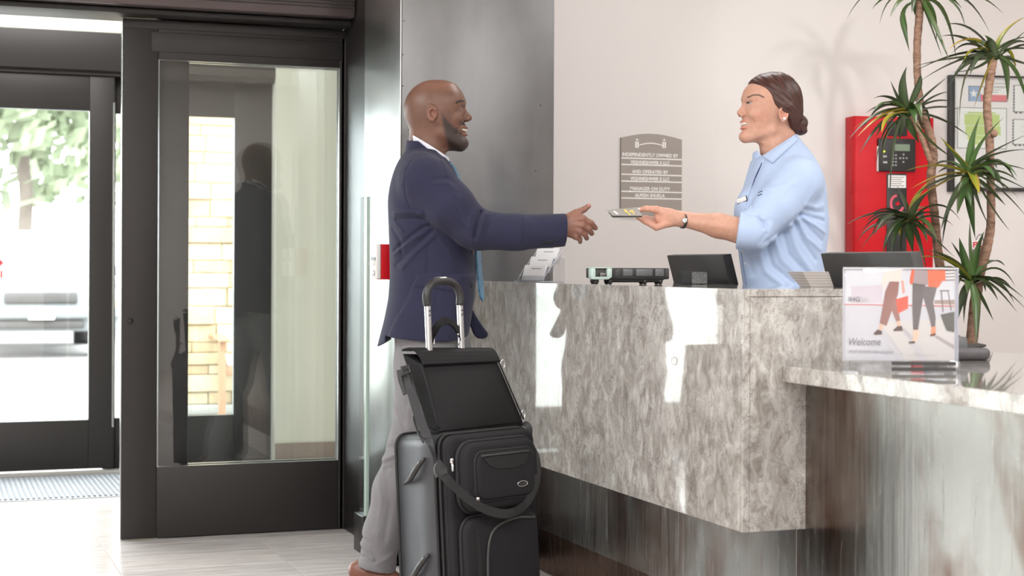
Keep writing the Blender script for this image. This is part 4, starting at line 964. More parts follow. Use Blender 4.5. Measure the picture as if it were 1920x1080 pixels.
mb = MB(); mb.ribbon([at(756, 694, 4.665), at(759, 712, 4.66), at(768, 738, 4.645)], (sn + fn * .6).normalized(), .034, .007); mb.put('strap_keeper', web.m, sa)
for y0, y1 in ((687, 701), (704, 738)):
    a, b, c_, d_ = at(753, y0 + 3, 4.655), at(767, y0, 4.655), at(767 + (y1 - y0) * .28, y1 - 2, 4.645), at(753 + (y1 - y0) * .34, y1 + 2, 4.645)
    mb = MB(); mb.tube([a, b, c_, d_], .003, 6, closed=True); mb.put('buckle', M['black'], sa)
mb = MB(); mb.tube(spline([at(797, 830, 4.57), at(788, 815, 4.60), at(780, 795, 4.63), at(778, 782, 4.65), at(784, 780, 4.65)], 5), .004, 8); mb.put('strap_end', web.m, sa)
mb = MB(); mb.ribbon(spline([at(834, 872, 4.43), at(828, 880, 4.42), at(832, 893, 4.415)], 4), [(fn + sn * .5).normalized()] * 9, .034, .010); mb.put('strap_slider', web.m, sa)
for px, py, dd in ((944, 683, 4.93), (983, 777, 4.87)):
    c_ = at(px, py, dd); mb = MB(); mb.tube([c_ + ux * .009 * math.cos(t) + Vector((0, 0, .013 * math.sin(t))) for t in [2 * math.pi * k / 14 for k in range(14)]], .0022, 6, closed=True); mb.put('strap_ring', M['chrome'], sa)

# ------------------------------------------------------------------ dracaena behind the desk
PD = 6.05
leafm = NT('dracaena leaf')
at_ = leafm.node('ShaderNodeAttribute', attribute_name='Col'); leafm.set(at_.outputs['Color'], .28); leafm.b.inputs['Specular IOR Level'].default_value = .55
leafm.b.inputs['Subsurface Weight'].default_value = 0
trunkm = NT('dracaena bark'); v = trunkm.coord(scale=(1, 1, 3)); tn = trunkm.noise(v, 30, 4)
trunkm.set(trunkm.ramp(tn, [(.3, srgb(110, 84, 68)), (.55, srgb(152, 118, 98)), (.8, srgb(176, 146, 124))]), .8); trunkm.bump(tn, .5, .004)
pl_ = thing('dracaena_plant', 'tall potted dracaena with ringed brown stems beside the red alarm panel', 'plant', at(1806, 560, PD).xy.to_3d())
g0 = pl_.location
MB().lathe([(.13, 0), (.17, .02), (.20, .30), (.205, .36), (.19, .36), (.185, .32)], 28, Matrix.Translation(g0)).put('pot', plain('pot grey', srgb(96, 92, 90), .5), pl_)
MB().lathe([(.184, .31), (.18, .335), (.05, .345)], 24, Matrix.Translation(g0)).put('soil', plain('soil', srgb(66, 52, 44), .95), pl_)
def stem(pts, name='stem', dd=0):
    P = [at(x, y, PD + dd) for x, y, r in pts]; R_ = [r for x, y, r in pts]
    sp = spline(P, 8); rs = []
    for i in range(len(sp)):
        t = i / (len(sp) - 1) * (len(R_) - 1); a = int(min(t, len(R_) - 2)); rs.append((R_[a] + (R_[a + 1] - R_[a]) * (t - a)) * (1 + .06 * (i % 3 == 0) + random.Random(i).uniform(-.05, .05)))
    mb = MB(); mb.tube(sp, rs, 10); return mb.put(name, trunkm.m, pl_)
stem([(1795, 790, .024), (1806, 690, .024), (1822, 640, .023), (1829, 560, .020), (1838, 500, .021), (1850, 455, .019), (1857, 410, .016), (1856, 330, .015), (1853, 250, .0155), (1848, 190, .015), (1852, 150, .0155), (1858, 105, .0165)])
stem([(1790, 790, .022), (1782, 640, .020), (1770, 540, .018), (1759, 470, .017), (1752, 400, .016), (1744, 330, .0165), (1748, 285, .017), (1741, 245, .016), (1726, 205, .016), (1718, 150, .014), (1716, 80, .0145), (1720, 20, .015), (1722, -10, .016)], dd=.06)
stem([(1856, 300, .010), (1840, 318, .010), (1826, 318, .012)], dd=-.03); stem([(1757, 440, .010), (1730, 420, .010), (1708, 405, .012)], dd=.0)
stem([(1744, 300, .010), (1722, 240, .011), (1706, 208, .013)], dd=.0); stem([(1836, 540, .010), (1826, 528, .011), (1820, 516, .012)], dd=-.03)
MB().ball(at(1862, 242, PD - .02), (.014, .012, .016), 8).put('stem_knot', trunkm.m, pl_)
rl = random.Random(5)
def plant_leaf(b, c_, t_, w, style):
    """arching strap leaf along a quadratic curve b -> t_, pulled towards c_"""
    w = min(w * 1.45, .034); N = 10; up = Vector((0, 0, 1)); vs_, fs_, cols = [], [], []
    tone = {'g': (srgb(92, 126, 66), srgb(66, 94, 54)), 'd': (srgb(84, 100, 66), srgb(62, 74, 54)), 'l': (srgb(112, 146, 46), srgb(160, 166, 50)), 'm': (srgb(82, 118, 62), srgb(76, 92, 58)), 'y': (srgb(136, 160, 56), srgb(190, 178, 66))}[style]
    edge = {'g': srgb(74, 60, 40), 'd': srgb(48, 40, 36), 'l': srgb(196, 96, 66), 'm': srgb(110, 70, 54), 'y': srgb(224, 120, 84)}[style]
    side = None
    for i in range(N + 1):
        t = i / N; p = b * (1 - t) ** 2 + c_ * 2 * t * (1 - t) + t_ * t * t
        tg = ((c_ - b) * 2 * (1 - t) + (t_ - c_) * 2 * t).normalized()
        s_ = tg.cross(up)
        s_ = s_.normalized() if s_.length > .15 else (side or tg.orthogonal().normalized())
        if side is not None and s_.dot(side) < 0: s_ = -s_
        if side is not None: s_ = (s_ * .5 + side * .5).normalized()
        side = s_; nn = s_.cross(tg).normalized()
        ww = w * (.55 + .45 * min(1, t * 4)) * max(0.0, 1 - max(0, (t - .45) / .55) ** 1.5) + .0004
        for k, o in ((-1, .22), (-.45, .03), (0, -.0), (.45, .03), (1, .22)): vs_.append(p + s_ * ww * .5 * k + nn * ww * o)
        base = [tone[0][j] * (1 - t) + tone[1][j] * t for j in range(3)]
        for k in (2, .45, 0, .45, 2):
            f = .45 if k == 2 else 0
            if k == 0: f = 0
            cols.append([base[j] * (1 - f) + edge[j] * f for j in range(3)] + [1])
    for i in range(N):
        for k in range(4): fs_.append((i * 5 + k, i * 5 + k + 1, i * 5 + 6 + k, i * 5 + 5 + k))
    m_ = MB(); m_.add(vs_, fs_, None, 0, True); me = m_.mesh('leaf'); me.materials.append(leafm.m)
    ca = me.color_attributes.new('Col', 'FLOAT_COLOR', 'POINT'); ca.data.foreach_set('color', [x for c in cols for x in c])
    return link('leaf', me, pl_)
def rosette(cx_, cy_, dd, leaves, extra=8, ln=95, w=.030, up=.35, sector=(0, 360)):
    extra += 4
    c0_ = at(cx_, cy_, PD + dd); s_ = PD / FOC
    for L in leaves:
        kx, ky, tx, ty, st = L[:5]; wd = L[5] if len(L) > 5 else w
        d2 = rl.uniform(-.10, .06)
        b = c0_ + Vector((rl.uniform(-.008, .008), rl.uniform(-.008, .008), rl.uniform(-.02, .01)))
        plant_leaf(b, at(kx, ky, PD + dd + d2 * .6), at(tx, ty, PD + dd + d2), wd, st)
    for k in range(extra):
        a = math.radians(rl.uniform(*sector)); l_ = ln * s_ * rl.uniform(.7, 1.1); h_ = rl.uniform(.1, up + .3) * l_
        dv = Vector((math.cos(a), math.sin(a), 0))
        b = c0_ + dv * .006 + Vector((0, 0, rl.uniform(-.025, 0)))
        plant_leaf(b, b + dv * l_ * .55 + Vector((0, 0, h_)), b + dv * l_ * .95 + Vector((0, 0, h_ * .9 - l_ * rl.uniform(.2, .75))), w * rl.uniform(.7, 1), rl.choice('ggdmd'))
rosette(1722, -8, .06, [(1635, -70, 1582, 33, 'd', .022), (1662, -40, 1645, 40, 'd', .022), (1672, -8, 1702, 92, 'g', .036), (1735, 30, 1763, 100, 'g', .034), (1745, 40, 1779, 112, 'm', .036), (1765, -30, 1790, 104, 'm', .040),
        (1750, 10, 1752, 70, 'g', .034), (1790, -30, 1806, 46, 'd', .026), (1800, -50, 1852, 54, 'd', .022), (1820, -40, 1877, 18, 'm', .022), (1712, 10, 1722, 40, 'g', .03), (1690, -60, 1660, -80, 'g'), (1740, -80, 1780, -90, 'g')], 6)
rosette(1862, 96, 0, [(1815, 45, 1774, 88, 'y', .026), (1815, 30, 1769, 39, 'd', .024), (1800, 50, 1757, 62, 'd', .020), (1820, 70, 1804, 107, 'l', .024), (1835, 90, 1812, 60, 'd', .028), (1800, 80, 1707, 130, 'd', .024), (1795, 95, 1716, 150, 'd', .022),
        (1790, 98, 1710, 118, 'm', .022), (1795, 92, 1797, 232, 'm', .032), (1855, 108, 1823, 196, 'l', .040), (1838, 130, 1780, 128, 'd', .020), (1890, 70, 1901, 121, 'l', .032), (1872, 45, 1926, 20, 'l', .040), (1890, 65, 1930, 60, 'd', .034), (1895, 80, 1935, 85, 'd', .022),
        (1885, 95, 1887, 182, 'm', .032), (1905, 100, 1930, 215, 'g', .042), (1900, 110, 1945, 118, 'd', .02), (1915, 60, 1960, 90, 'd', .03), (1855, 70, 1842, 58, 'g', .034), (1880, 88, 1925, 45, 'g', .034)], 6)
rosette(1702, 203, 0, [(1680, 168, 1697, 118, 'd', .050), (1680, 190, 1667, 146, 'd', .034), (1665, 165, 1634, 179, 'd', .040), (1655, 180, 1619, 208, 'd', .034), (1660, 185, 1596, 238, 'y', .028), (1665, 190, 1604, 252, 'y', .026), (1650, 185, 1589, 256, 'd', .020),
        (1655, 205, 1608, 285, 'd', .020), (1658, 200, 1651, 243, 'y', .024), (1652, 215, 1640, 308, 'd', .022), (1645, 235, 1655, 312, 'm', .020), (1680, 205, 1679, 260, 'g', .028), (1670, 215, 1667, 390, 'd', .032), (1720, 255, 1790, 292, 'g', .036),
        (1725, 160, 1723, 132, 'd', .046), (1745, 170, 1778, 165, 'd', .026), (1740, 175, 1785, 184, 'd', .026), (1740, 188, 1800, 198, 'd', .026), (1745, 200, 1818, 250, 'd', .032), (1738, 170, 1775, 136, 'd', .024), (1700, 240, 1722, 262, 'g', .034)], 9)
rosette(1818, 314, -.05, [(1790, 290, 1760, 248, 'l', .036), (1800, 300, 1768, 262, 'g', .03), (1818, 260, 1836, 208, 'g', .040), (1826, 265, 1881, 211, 'g', .032), (1830, 290, 1925, 243, 'd', .026), (1850, 275, 1930, 272, 'd', .028), (1850, 290, 1930, 312, 'm', .030),
        (1760, 292, 1697, 314, 'l', .038), (1770, 320, 1712, 362, 'd', .034), (1770, 312, 1706, 348, 'y', .024), (1775, 330, 1708, 372, 'y', .020), (1825, 330, 1835, 356, 'y', .030), (1804, 322, 1801, 342, 'y', .022), (1790, 350, 1763, 425, 'd', .034), (1780, 345, 1766, 455, 'd', .034),
        (1802, 360, 1794, 395, 'm', .026), (1812, 370, 1828, 440, 'g', .036), (1820, 360, 1860, 428, 'd', .034), (1850, 380, 1893, 425, 'g', .044), (1870, 335, 1925, 400, 'g', .036), (1865, 322, 1908, 362, 'm', .034), (1850, 345, 1885, 378, 'g', .026), (1860, 315, 1930, 350, 'm', .034), (1808, 350, 1820, 382, 'g', .024)], 7)
rosette(1706, 402, -.0, [(1645, 382, 1586, 416, 'd', .036), (1640, 400, 1607, 446, 'd', .028), (1650, 405, 1612, 464, 'm', .026), (1670, 410, 1655, 468, 'd', .030), (1680, 410, 1671, 470, 'g', .032), (1688, 415, 1690, 470, 'd', .036), (1720, 440, 1737, 500, 'd', .032), (1692, 370, 1681, 342, 'd', .050),
        (1712, 360, 1745, 331, 'l', .026), (1715, 372, 1752, 345, 'd', .034), (1720, 378, 1741, 384, 'y', .028), (1725, 385, 1762, 396, 'd', .030), (1684, 408, 1688, 435, 'y', .022), (1730, 420, 1738, 448, 'g', .032), (1735, 430, 1790, 475, 'g', .032), (1700, 430, 1712, 470, 'g', .034)], 7)
rosette(1820, 518, -.06, [(1806, 480, 1798, 438, 'g', .044), (1812, 460, 1818, 405, 'g', .042), (1830, 470, 1845, 425, 'g', .038), (1795, 470, 1783, 446, 'd', .034), (1806, 490, 1790, 548, 'l', .030), (1770, 462, 1718, 478, 'l', .036), (1780, 470, 1735, 462, 'm', .03), (1780, 490, 1740, 500, 'g', .026),
        (1840, 555, 1864, 594, 'g', .034), (1835, 550, 1831, 642, 'm', .036), (1850, 495, 1922, 552, 'g', .030), (1850, 505, 1908, 578, 'g', .032), (1850, 500, 1925, 572, 'd', .034), (1845, 510, 1872, 556, 'g', .026), (1806, 545, 1796, 595, 'd', .040), (1812, 540, 1808, 600, 'd', .034)], 5)
# ------------------------------------------------------------------ sculpting kit: distance fields turned into one closed surface
def nets(F, lo, h):
    """surface nets on a dense grid"""
    S_ = F < 0
    nx, ny, nz = F.shape
    a = S_[:-1, :-1, :-1].astype(np.int8)
    for i, j, k in ((1, 0, 0), (0, 1, 0), (0, 0, 1), (1, 1, 0), (1, 0, 1), (0, 1, 1), (1, 1, 1)):
        a = a + S_[i:nx - 1 + i, j:ny - 1 + j, k:nz - 1 + k]
    cells = np.argwhere((a > 0) & (a < 8))
    if len(cells) == 0: return np.zeros((0, 3)), np.zeros((0, 4), int)
    ci, cj, ck = cells.T
    off = [(i, j, k) for i in (0, 1) for j in (0, 1) for k in (0, 1)]
    val = np.stack([F[ci + i, cj + j, ck + k] for i, j, k in off], 1)
    acc = np.zeros((len(cells), 3)); cnt = np.zeros(len(cells))
    for x in range(8):
        for y in range(x + 1, 8):
            A, B_ = np.array(off[x]), np.array(off[y])
            if abs(A - B_).sum() != 1: continue
            f0, f1 = val[:, x], val[:, y]; m = (f0 < 0) != (f1 < 0)
            t = np.where(m, f0 / np.where(m, f0 - f1, 1), 0)
            acc[m] += (A + (B_ - A) * t[:, None])[m]; cnt[m] += 1
    V = (cells + acc / cnt[:, None]) * h + lo
    idx = -np.ones((nx - 1, ny - 1, nz - 1), np.int32); idx[ci, cj, ck] = np.arange(len(cells))
    Q = []
    for ax in range(3):
        sl0 = [slice(1, n - 1) for n in (nx, ny, nz)]; sl1 = list(sl0); sl0[ax] = slice(0, -1); sl1[ax] = slice(1, None)
        s0, s1 = S_[tuple(sl0)], S_[tuple(sl1)]; e = np.argwhere(s0 != s1)
        if len(e) == 0: continue
        ins = s0[tuple(e.T)]; o_ = np.array([1, 1, 1]); o_[ax] = 0; e = e + o_
        b, c = [(1, 2), (2, 0), (0, 1)][ax]
        def g(db, dc):
            q_ = e.copy(); q_[:, b] -= db; q_[:, c] -= dc; return idx[q_[:, 0], q_[:, 1], q_[:, 2]]
        quad = np.stack([g(1, 1), g(0, 1), g(0, 0), g(1, 0)], 1)
        quad[~ins] = quad[~ins][:, ::-1]; Q.append(quad)
    return V, np.concatenate(Q)
def sculpt(name, fn, lo, hi, h, mat, parent, colfn=None, label=None, relax=1):
    lo, hi = np.array(lo, float), np.array(hi, float); C = 4; H = h * C
    n = np.ceil((hi - lo) / H).astype(int) + 1
    gx = [lo[i] + np.arange(n[i]) * H for i in range(3)]
    P = np.stack(np.meshgrid(*gx, indexing='ij'), -1).reshape(-1, 3)
    Fc = np.concatenate([fn(P[i:i + 200000]) for i in range(0, len(P), 200000)]).reshape(n)
    F = Fc.repeat(C, 0).repeat(C, 1).repeat(C, 2).astype(np.float32)       # fine index i belongs to coarse i//C, which sits at its middle
    near = np.argwhere(np.abs(F) < 1.35 * H + .004)
    l0 = lo - H / 2 + h / 2
    for i in range(0, len(near), 300000):
        nn = near[i:i + 300000]; F[nn[:, 0], nn[:, 1], nn[:, 2]] = fn(l0 + nn * h)
    F[F == 0] = 1e-7
    V, Q = nets(F, l0, h)
    for _ in range(relax):          # light smoothing of the stair steps
        acc = np.zeros_like(V); cnt = np.zeros(len(V))
        for a in range(4):
            np.add.at(acc, Q[:, a], V[Q[:, (a + 1) % 4]]); np.add.at(cnt, Q[:, a], 1)
            np.add.at(acc, Q[:, a], V[Q[:, (a + 3) % 4]]); np.add.at(cnt, Q[:, a], 1)
        V = V * .5 + .5 * acc / np.maximum(cnt, 1)[:, None]
    me = bpy.data.meshes.new(name)
    me.vertices.add(len(V)); me.vertices.foreach_set('co', V.astype(np.float32).ravel())
    me.loops.add(len(Q) * 4); me.loops.foreach_set('vertex_index', Q.astype(np.int32).ravel())
    me.polygons.add(len(Q)); me.polygons.foreach_set('loop_start', np.arange(0, len(Q) * 4, 4, dtype=np.int32))
    me.polygons.foreach_set('use_smooth', np.ones(len(Q), bool)); me.update(calc_edges=True); me.validate()
    if colfn is not None:
        c = np.ones((len(V), 4), np.float32); c[:, :3] = colfn(V); ca = me.color_attributes.new('Col', 'FLOAT_COLOR', 'POINT'); ca.data.foreach_set('color', c.ravel())
    me.materials.append(mat)
    return link(name, me, parent, label, local=True)
def smin(a, b, k): h = np.clip(.5 + .5 * (b - a) / k, 0, 1); return b + (a - b) * h - k * h * (1 - h)
def smax(a, b, k): return -smin(-a, -b, k)
def cap(P, a, b, ra, rb=None, sq=(1, 1, 1)):
    rb = ra if rb is None else rb; sq = np.array(sq); a, b = np.array(a) / sq, np.array(b) / sq; Pq = P / sq
    ab = b - a; t = np.clip(((Pq - a) @ ab) / max(ab @ ab, 1e-12), 0, 1); return np.linalg.norm(Pq - a - t[:, None] * ab, axis=1) - (ra + (rb - ra) * t)
def chain(P, pts, rs, k=.004):
    d = None
    for i in range(len(pts) - 1):
        e = cap(P, pts[i], pts[i + 1], rs[i], rs[i + 1]); d = e if d is None else smin(d, e, k)
    return d
def ell(P, c, r, rot=0):
    """ellipsoid; rot = tilt about the depth axis, radians"""
    q_ = P - np.array(c)
    if rot: cs, sn = math.cos(rot), math.sin(rot); q_ = np.stack([q_[:, 0] * cs + q_[:, 2] * sn, q_[:, 1], -q_[:, 0] * sn + q_[:, 2] * cs], 1)
    r = np.array(r); k0 = np.linalg.norm(q_ / r, axis=1); k1 = np.linalg.norm(q_ / r ** 2, axis=1); return k0 * (k0 - 1) / np.maximum(k1, 1e-9)
def blur(y, n=5):
    for _ in range(3): y = np.convolve(np.pad(y, n, mode='edge'), np.ones(2 * n + 1) / (2 * n + 1), 'valid')
    return y
def loft(P, z, uf, ub, hw, n=2.3, cv=0.0, sm=5):
    o = np.argsort(z); z = np.array(z, float)[o]; T = np.linspace(z[0], z[-1], 240)
    f_, b_, w_ = [blur(np.interp(T, z, np.array(x, float)[o]), sm) for x in (uf, ub, hw)]
    pz = P[:, 2]; f, b, w = np.interp(pz, T, f_), np.interp(pz, T, b_), np.interp(pz, T, w_)
    cu, a = (f + b) / 2, np.abs(f - b) / 2
    k = (np.abs((P[:, 0] - cu) / a) ** n + np.abs((P[:, 1] - cv) / w) ** n) ** (1 / n)
    return np.maximum((k - 1) * np.minimum(a, w) * .9, np.maximum(pz - z[-1], z[0] - pz))
def segd(x, y, pts):
    d = np.full(len(x), 1e9)
    for (ax, ay), (bx, by) in zip(pts[:-1], pts[1:]):
        dx, dy = bx - ax, by - ay; t = np.clip(((x - ax) * dx + (y - ay) * dy) / max(dx * dx + dy * dy, 1e-9), 0, 1); d = np.minimum(d, np.hypot(x - ax - t * dx, y - ay - t * dy))
    return d
def inside(x, y, poly):
    c = np.zeros(len(x), bool); n = len(poly)
    for i in range(n):
        (x0, y0), (x1, y1) = poly[i], poly[(i + 1) % n]
        m = ((y0 > y) != (y1 > y)) & (x < (x1 - x0) * (y - y0) / ((y1 - y0) or 1e-9) + x0); c ^= m
    return c
def folds(P, per, dv, near, items):
    """cloth folds: (polyline in measured points, width in points, height in mm) on the side facing -v"""
    x, y = per.sag(P, dv); out = np.zeros(len(P))
    for pts, w, hgt in items: out += hgt * .00135 * np.exp(-(segd(x, y, pts) / (w * .85)) ** 2)
    return out * near
def hit(fn, per, px, py, lo=-.32, hi=.2):
    dv = np.linspace(lo, hi, 1041); P = np.array([per.L(px, py, x) for x in dv]); f = fn(P); i = np.argmax(f < 0) if (f < 0).any() else len(dv) // 2
    p = P[i]; e = .004; g = np.array([fn((p + np.eye(3)[k] * e)[None])[0] - fn((p - np.eye(3)[k] * e)[None])[0] for k in range(3)])
    return Vector([float(x) for x in p]), Vector([float(x) for x in g / np.linalg.norm(g)])
def sstep(x, a, b): t = np.clip((x - a) / (b - a), 0, 1); return t * t * (3 - 2 * t)
def mixc(c, m, col): return c * (1 - m[:, None]) + np.array(col[:3]) * m[:, None]

class Person:
    """a figure's own frame: u across the line of sight, v away from the viewer, z up"""
    def __init__(s, px, d): s.d = d; s.l = ray(px, HY)[0] * d; s.s = d / FOC; s.base = camw(s.l, d, 0)
    def L(s, px, py, dv=0.0): l, z = ray(px, py); d = s.d + dv; return np.array([l * d - s.l, dv, CAMH + z * d])
    def sag(s, P, dv=0.0):
        d = s.d + dv; X = (P[:, 0] + s.l) / d * FOC; Y = -(P[:, 2] - CAMH) / d * FOC
        return 960 + X * math.cos(ROLL) + Y * math.sin(ROLL), HY - X * math.sin(ROLL) + Y * math.cos(ROLL)

class Head:
    """profile-driven head; landmarks measured in points on the mid-sagittal plane"""
    def __init__(s, per, sgn, pivot, yaw, D):
        s.p, s.g, s.D = per, sgn, D; s.c = per.L(*pivot); s.a = yaw
        s.cs, s.sn = math.cos(-yaw), math.sin(-yaw)
    def to(s, P):
        x, y = P[:, 0] - s.c[0], P[:, 1]; return np.stack([(x * s.cs - y * s.sn) * s.g, x * s.sn + y * s.cs, P[:, 2]], 1)
    def back(s, q_):
        x, y = q_[0] * s.g, q_[1]; return np.array([x * s.cs + y * s.sn + s.c[0], -x * s.sn + y * s.cs, q_[2]])
    def h(s, px, py, v=0.0): L = s.p.L(px, py); return np.array([(L[0] - s.c[0]) * s.g, v, L[2]])
    def pix(s, Q):
        P = np.stack([Q[:, 0] * s.g + s.c[0], Q[:, 1], Q[:, 2]], 1); return s.p.sag(P)
    def eyeang(s, Q):
        c, v, r = s.D['eye']; e0 = s.h(*c, v); q_ = np.stack([Q[:, 0], np.abs(Q[:, 1]), Q[:, 2]], 1) - e0
        return np.arctan2(q_[:, 2], np.hypot(q_[:, 0], q_[:, 1])), np.arctan2(q_[:, 1], q_[:, 0]) - .35
    def paint_eyes(s, V, c, iris, lid, white=(196, 188, 184), open_=(.17, .22), wide=1.15, ir=.52, lash=.075):
        Q = s.to(V); el, az = s.eyeang(Q); cc, v, r = s.D['eye']; e0 = s.h(*cc, v); q_ = np.stack([Q[:, 0], np.abs(Q[:, 1]), Q[:, 2]], 1) - e0
        near = (np.linalg.norm(q_, axis=1) < r * 1.45) & (q_[:, 0] > -r * .3); k = np.clip(1 - (az / wide) ** 2, 0, 1)
        up, lo = open_[1] * k, -open_[0] * k
        ins = sstep(el - up, .05, -.05) * sstep(lo - el, .05, -.05) * near * (np.abs(az) < wide)
        c = mixc(c, ins, srgb(*white)); ia = np.hypot(el - .0, (az + .35) * 1.0)
        c = mixc(c, ins * sstep(ia, ir, ir - .12), iris); c = mixc(c, ins * sstep(ia, .24, .16), (.008, .008, .008))
        c = mixc(c, near * (np.abs(az) < wide) * np.exp(-((el - up - .05) / lash) ** 2) * .92, lid)
        return mixc(c, near * (np.abs(az) < wide) * np.exp(-((el - lo + .03) / .05) ** 2) * .35, lid)
    def lips(s, V):
        Q = s.to(V); Q = np.stack([Q[:, 0], np.abs(Q[:, 1]), Q[:, 2] - 4.5 * Q[:, 1] ** 2], 1); m = np.zeros(len(V))
        for key in ('lipu', 'lipl'): c, r, rot = s.D[key]; m = np.maximum(m, sstep(ell(Q, s.h(*c), r, rot), .0022, .0006) * sstep(Q[:, 0], s.h(*c)[0] + r[0] * .05, s.h(*c)[0] + r[0] * .35))
        c, r, rot = s.D['gap']; g = sstep(ell(Q, s.h(*c), r, rot), .0006, -.0012); return m, g
    def sdf(s, P):
        D = s.D; h = s.h; Q = s.to(P); Q = Q.copy(); Qs = Q; Q = np.stack([Q[:, 0], np.abs(Q[:, 1]), Q[:, 2]], 1); S_ = s.p.s
        z = [h(x, y)[2] for x, y in zip(D['fx'], D['fy'])]; uf = [h(x, y)[0] for x, y in zip(D['fx'], D['fy'])]; ub = [h(D['fback'], y)[0] for y in D['fy']]
        d = loft(Q, z, uf, ub, D['fw'], n=D.get('n', 2.25), sm=4)
        c, r = D['cran']; d = smin(d, ell(Q, h(*c), r, D.get('crot', 0)), .02)
        (a, va), (b, vb), ra, rb = D['jaw']; d = smin(d, cap(Q, h(*a, va), h(*b, vb), ra, rb), .016)
        c, r = D['chin']; d = smin(d, ell(Q, h(*c), r), .012)
        c, v, r = D['cheek']; d = smin(d, ell(Q, h(*c, v), r), .014)
        c, v0, v1, r = D['brow']; d = smin(d, cap(Q, h(*c, v0), h(c[0] - s.g * 5, c[1] + 2, v1), r, r * .7), .012)
        c, v, r = D['socket']; d = smax(d, -ell(Q, h(*c, v), r), .010)
        # nose
        a, ra, b, rb = D['nose']; d = smin(d, cap(Q, h(*a), h(*b), ra, rb), .006)
        a, ra, b, rb = D['nose2']; d = smin(d, cap(Q, h(*a), h(*b), ra, rb), .006)
        c, v, r = D['ala']; d = smin(d, ell(Q, h(*c, v), r), .005)
        c, v, r = D['nostril']; d = smax(d, -ell(Q, h(*c, v), r), .002)
        # mouth: lips, opening and smile fold
        Qm = Q.copy(); Qm[:, 2] -= 4.5 * Q[:, 1] ** 2
        c, r = D['muzzle']; d = smin(d, ell(Q, h(*c), r), .010)
        c, r = D['fore']; d = smin(d, ell(Q, h(*c), r), .025)
        for key in ('lipu', 'lipl'): c, r, rot = D[key]; d = smin(d, ell(Qm, h(*c), r, rot), .003)
        c, r, rot = D['gap']; d = smax(d, -ell(Qm, h(*c), r, rot), .0015)
        fx_, fy_ = s.pix(Q); d = d + D['foldh'] * np.exp(-(segd(fx_, fy_, D['fold']) / 2.0) ** 2) * (Q[:, 1] > .012)
        # eyelids: a soft ball under the brow, a crease over it
        c, v, r = D['eye']; e0 = h(*c, v); d = smin(d, np.linalg.norm(Q - e0, axis=1) - r, .004)
        el_, az_ = s.eyeang(Q); near_ = np.linalg.norm(Q - e0, axis=1) < r * 1.6
        d = d + np.where(near_, .0012 * np.exp(-((el_ - .62 + az_ ** 2 * .25) / .10) ** 2) - .0007 * np.exp(-((el_ - .30 + az_ ** 2 * .2) / .10) ** 2), 0)
        # ear
        c, v, r, rot = D['ear']; e0 = h(*c, v); d = smin(d, ell(Q, e0, r, rot), .004)
        q_ = Q - e0; cs, sn = math.cos(rot), math.sin(rot); qx, qz = q_[:, 0] * cs + q_[:, 2] * sn, -q_[:, 0] * sn + q_[:, 2] * cs
        d = smax(d, -ell(Q, e0 + np.array([.003, r[1] * 1.1, -.002]), (r[0] * .55, r[1] * 1.2, r[2] * .55), rot), .003)
        rr = np.hypot(qx / (r[0] * .92), qz / (r[2] * .95)); ringd = np.hypot((rr - 1) * r[0], q_[:, 1] - r[1] * .55) - .0036
        ringd = np.where((qx > r[0] * .35) & (qz < r[2] * .2), 1, ringd); d = smin(d, ringd, .003)
        # neck
        for (a, ra, b, rb) in D['neck']: d = smin(d, cap(Qs, h(*a), h(*b), ra, rb, (1, D.get('nsq', 1.0), 1)), .018)
        return d

# ------------------------------------------------------------------ the guest
man = Person(800, 5.45); mL = man.L
MD = dict(
    fy=[166, 174, 184, 191, 203, 212, 222, 231, 238, 246, 254, 262, 270, 277, 283], fx=[843, 854, 863, 865.5, 863.5, 864, 865.5, 867, 867, 866, 867, 870, 873.5, 871, 864], fback=806,
    fw=[.038, .054, .066, .068, .068, .067, .066, .065, .063, .061, .058, .053, .046, .036, .024], n=2.1,
    cran=((811.5, 206.5), (.1030, .0775, .1005)), fore=((834, 189), (.0545, .064, .060)), jaw=(((826, 253), .045), ((862, 272), .019), .015, .018), chin=((864, 269), (.022, .026, .020)),
    cheek=((853, 224), .038, (.021, .018, .017)), brow=((865, 193), .008, .040, .0075), socket=((868, 204), .033, (.0140, .016, .0095)), muzzle=((856, 244), (.0325, .031, .026)),
    nose=((866, 205), .0062, (877.0, 221.5), .0110), nose2=((863, 205), .007, (869, 222), .0115), ala=((872, 224.5), .0115, (.0110, .0080, .0085)), nostril=((876, 229), .0065, (.005, .0035, .0026)),
    lipu=((858.5, 239.6), (.0315, .0290, .0048), -.06), lipl=((858, 254.6), (.0315, .0265, .0068), .06), gap=((857.5, 246.3), (.0340, .0312, .0068), .0),
    fold=[(869, 230), (863, 236), (857, 245), (856, 254)], foldh=.0018,
    eye=((855.2, 203.4), .0315, .0122), ear=((809.5, 217), .0765, (.0185, .0085, .0265), .14), neck=[((806, 228), .050, (803, 300), .056), ((790, 225), .040, (788, 290), .046)], nsq=1.06)
mh = Head(man, 1, (810, 215), 0.0, MD)
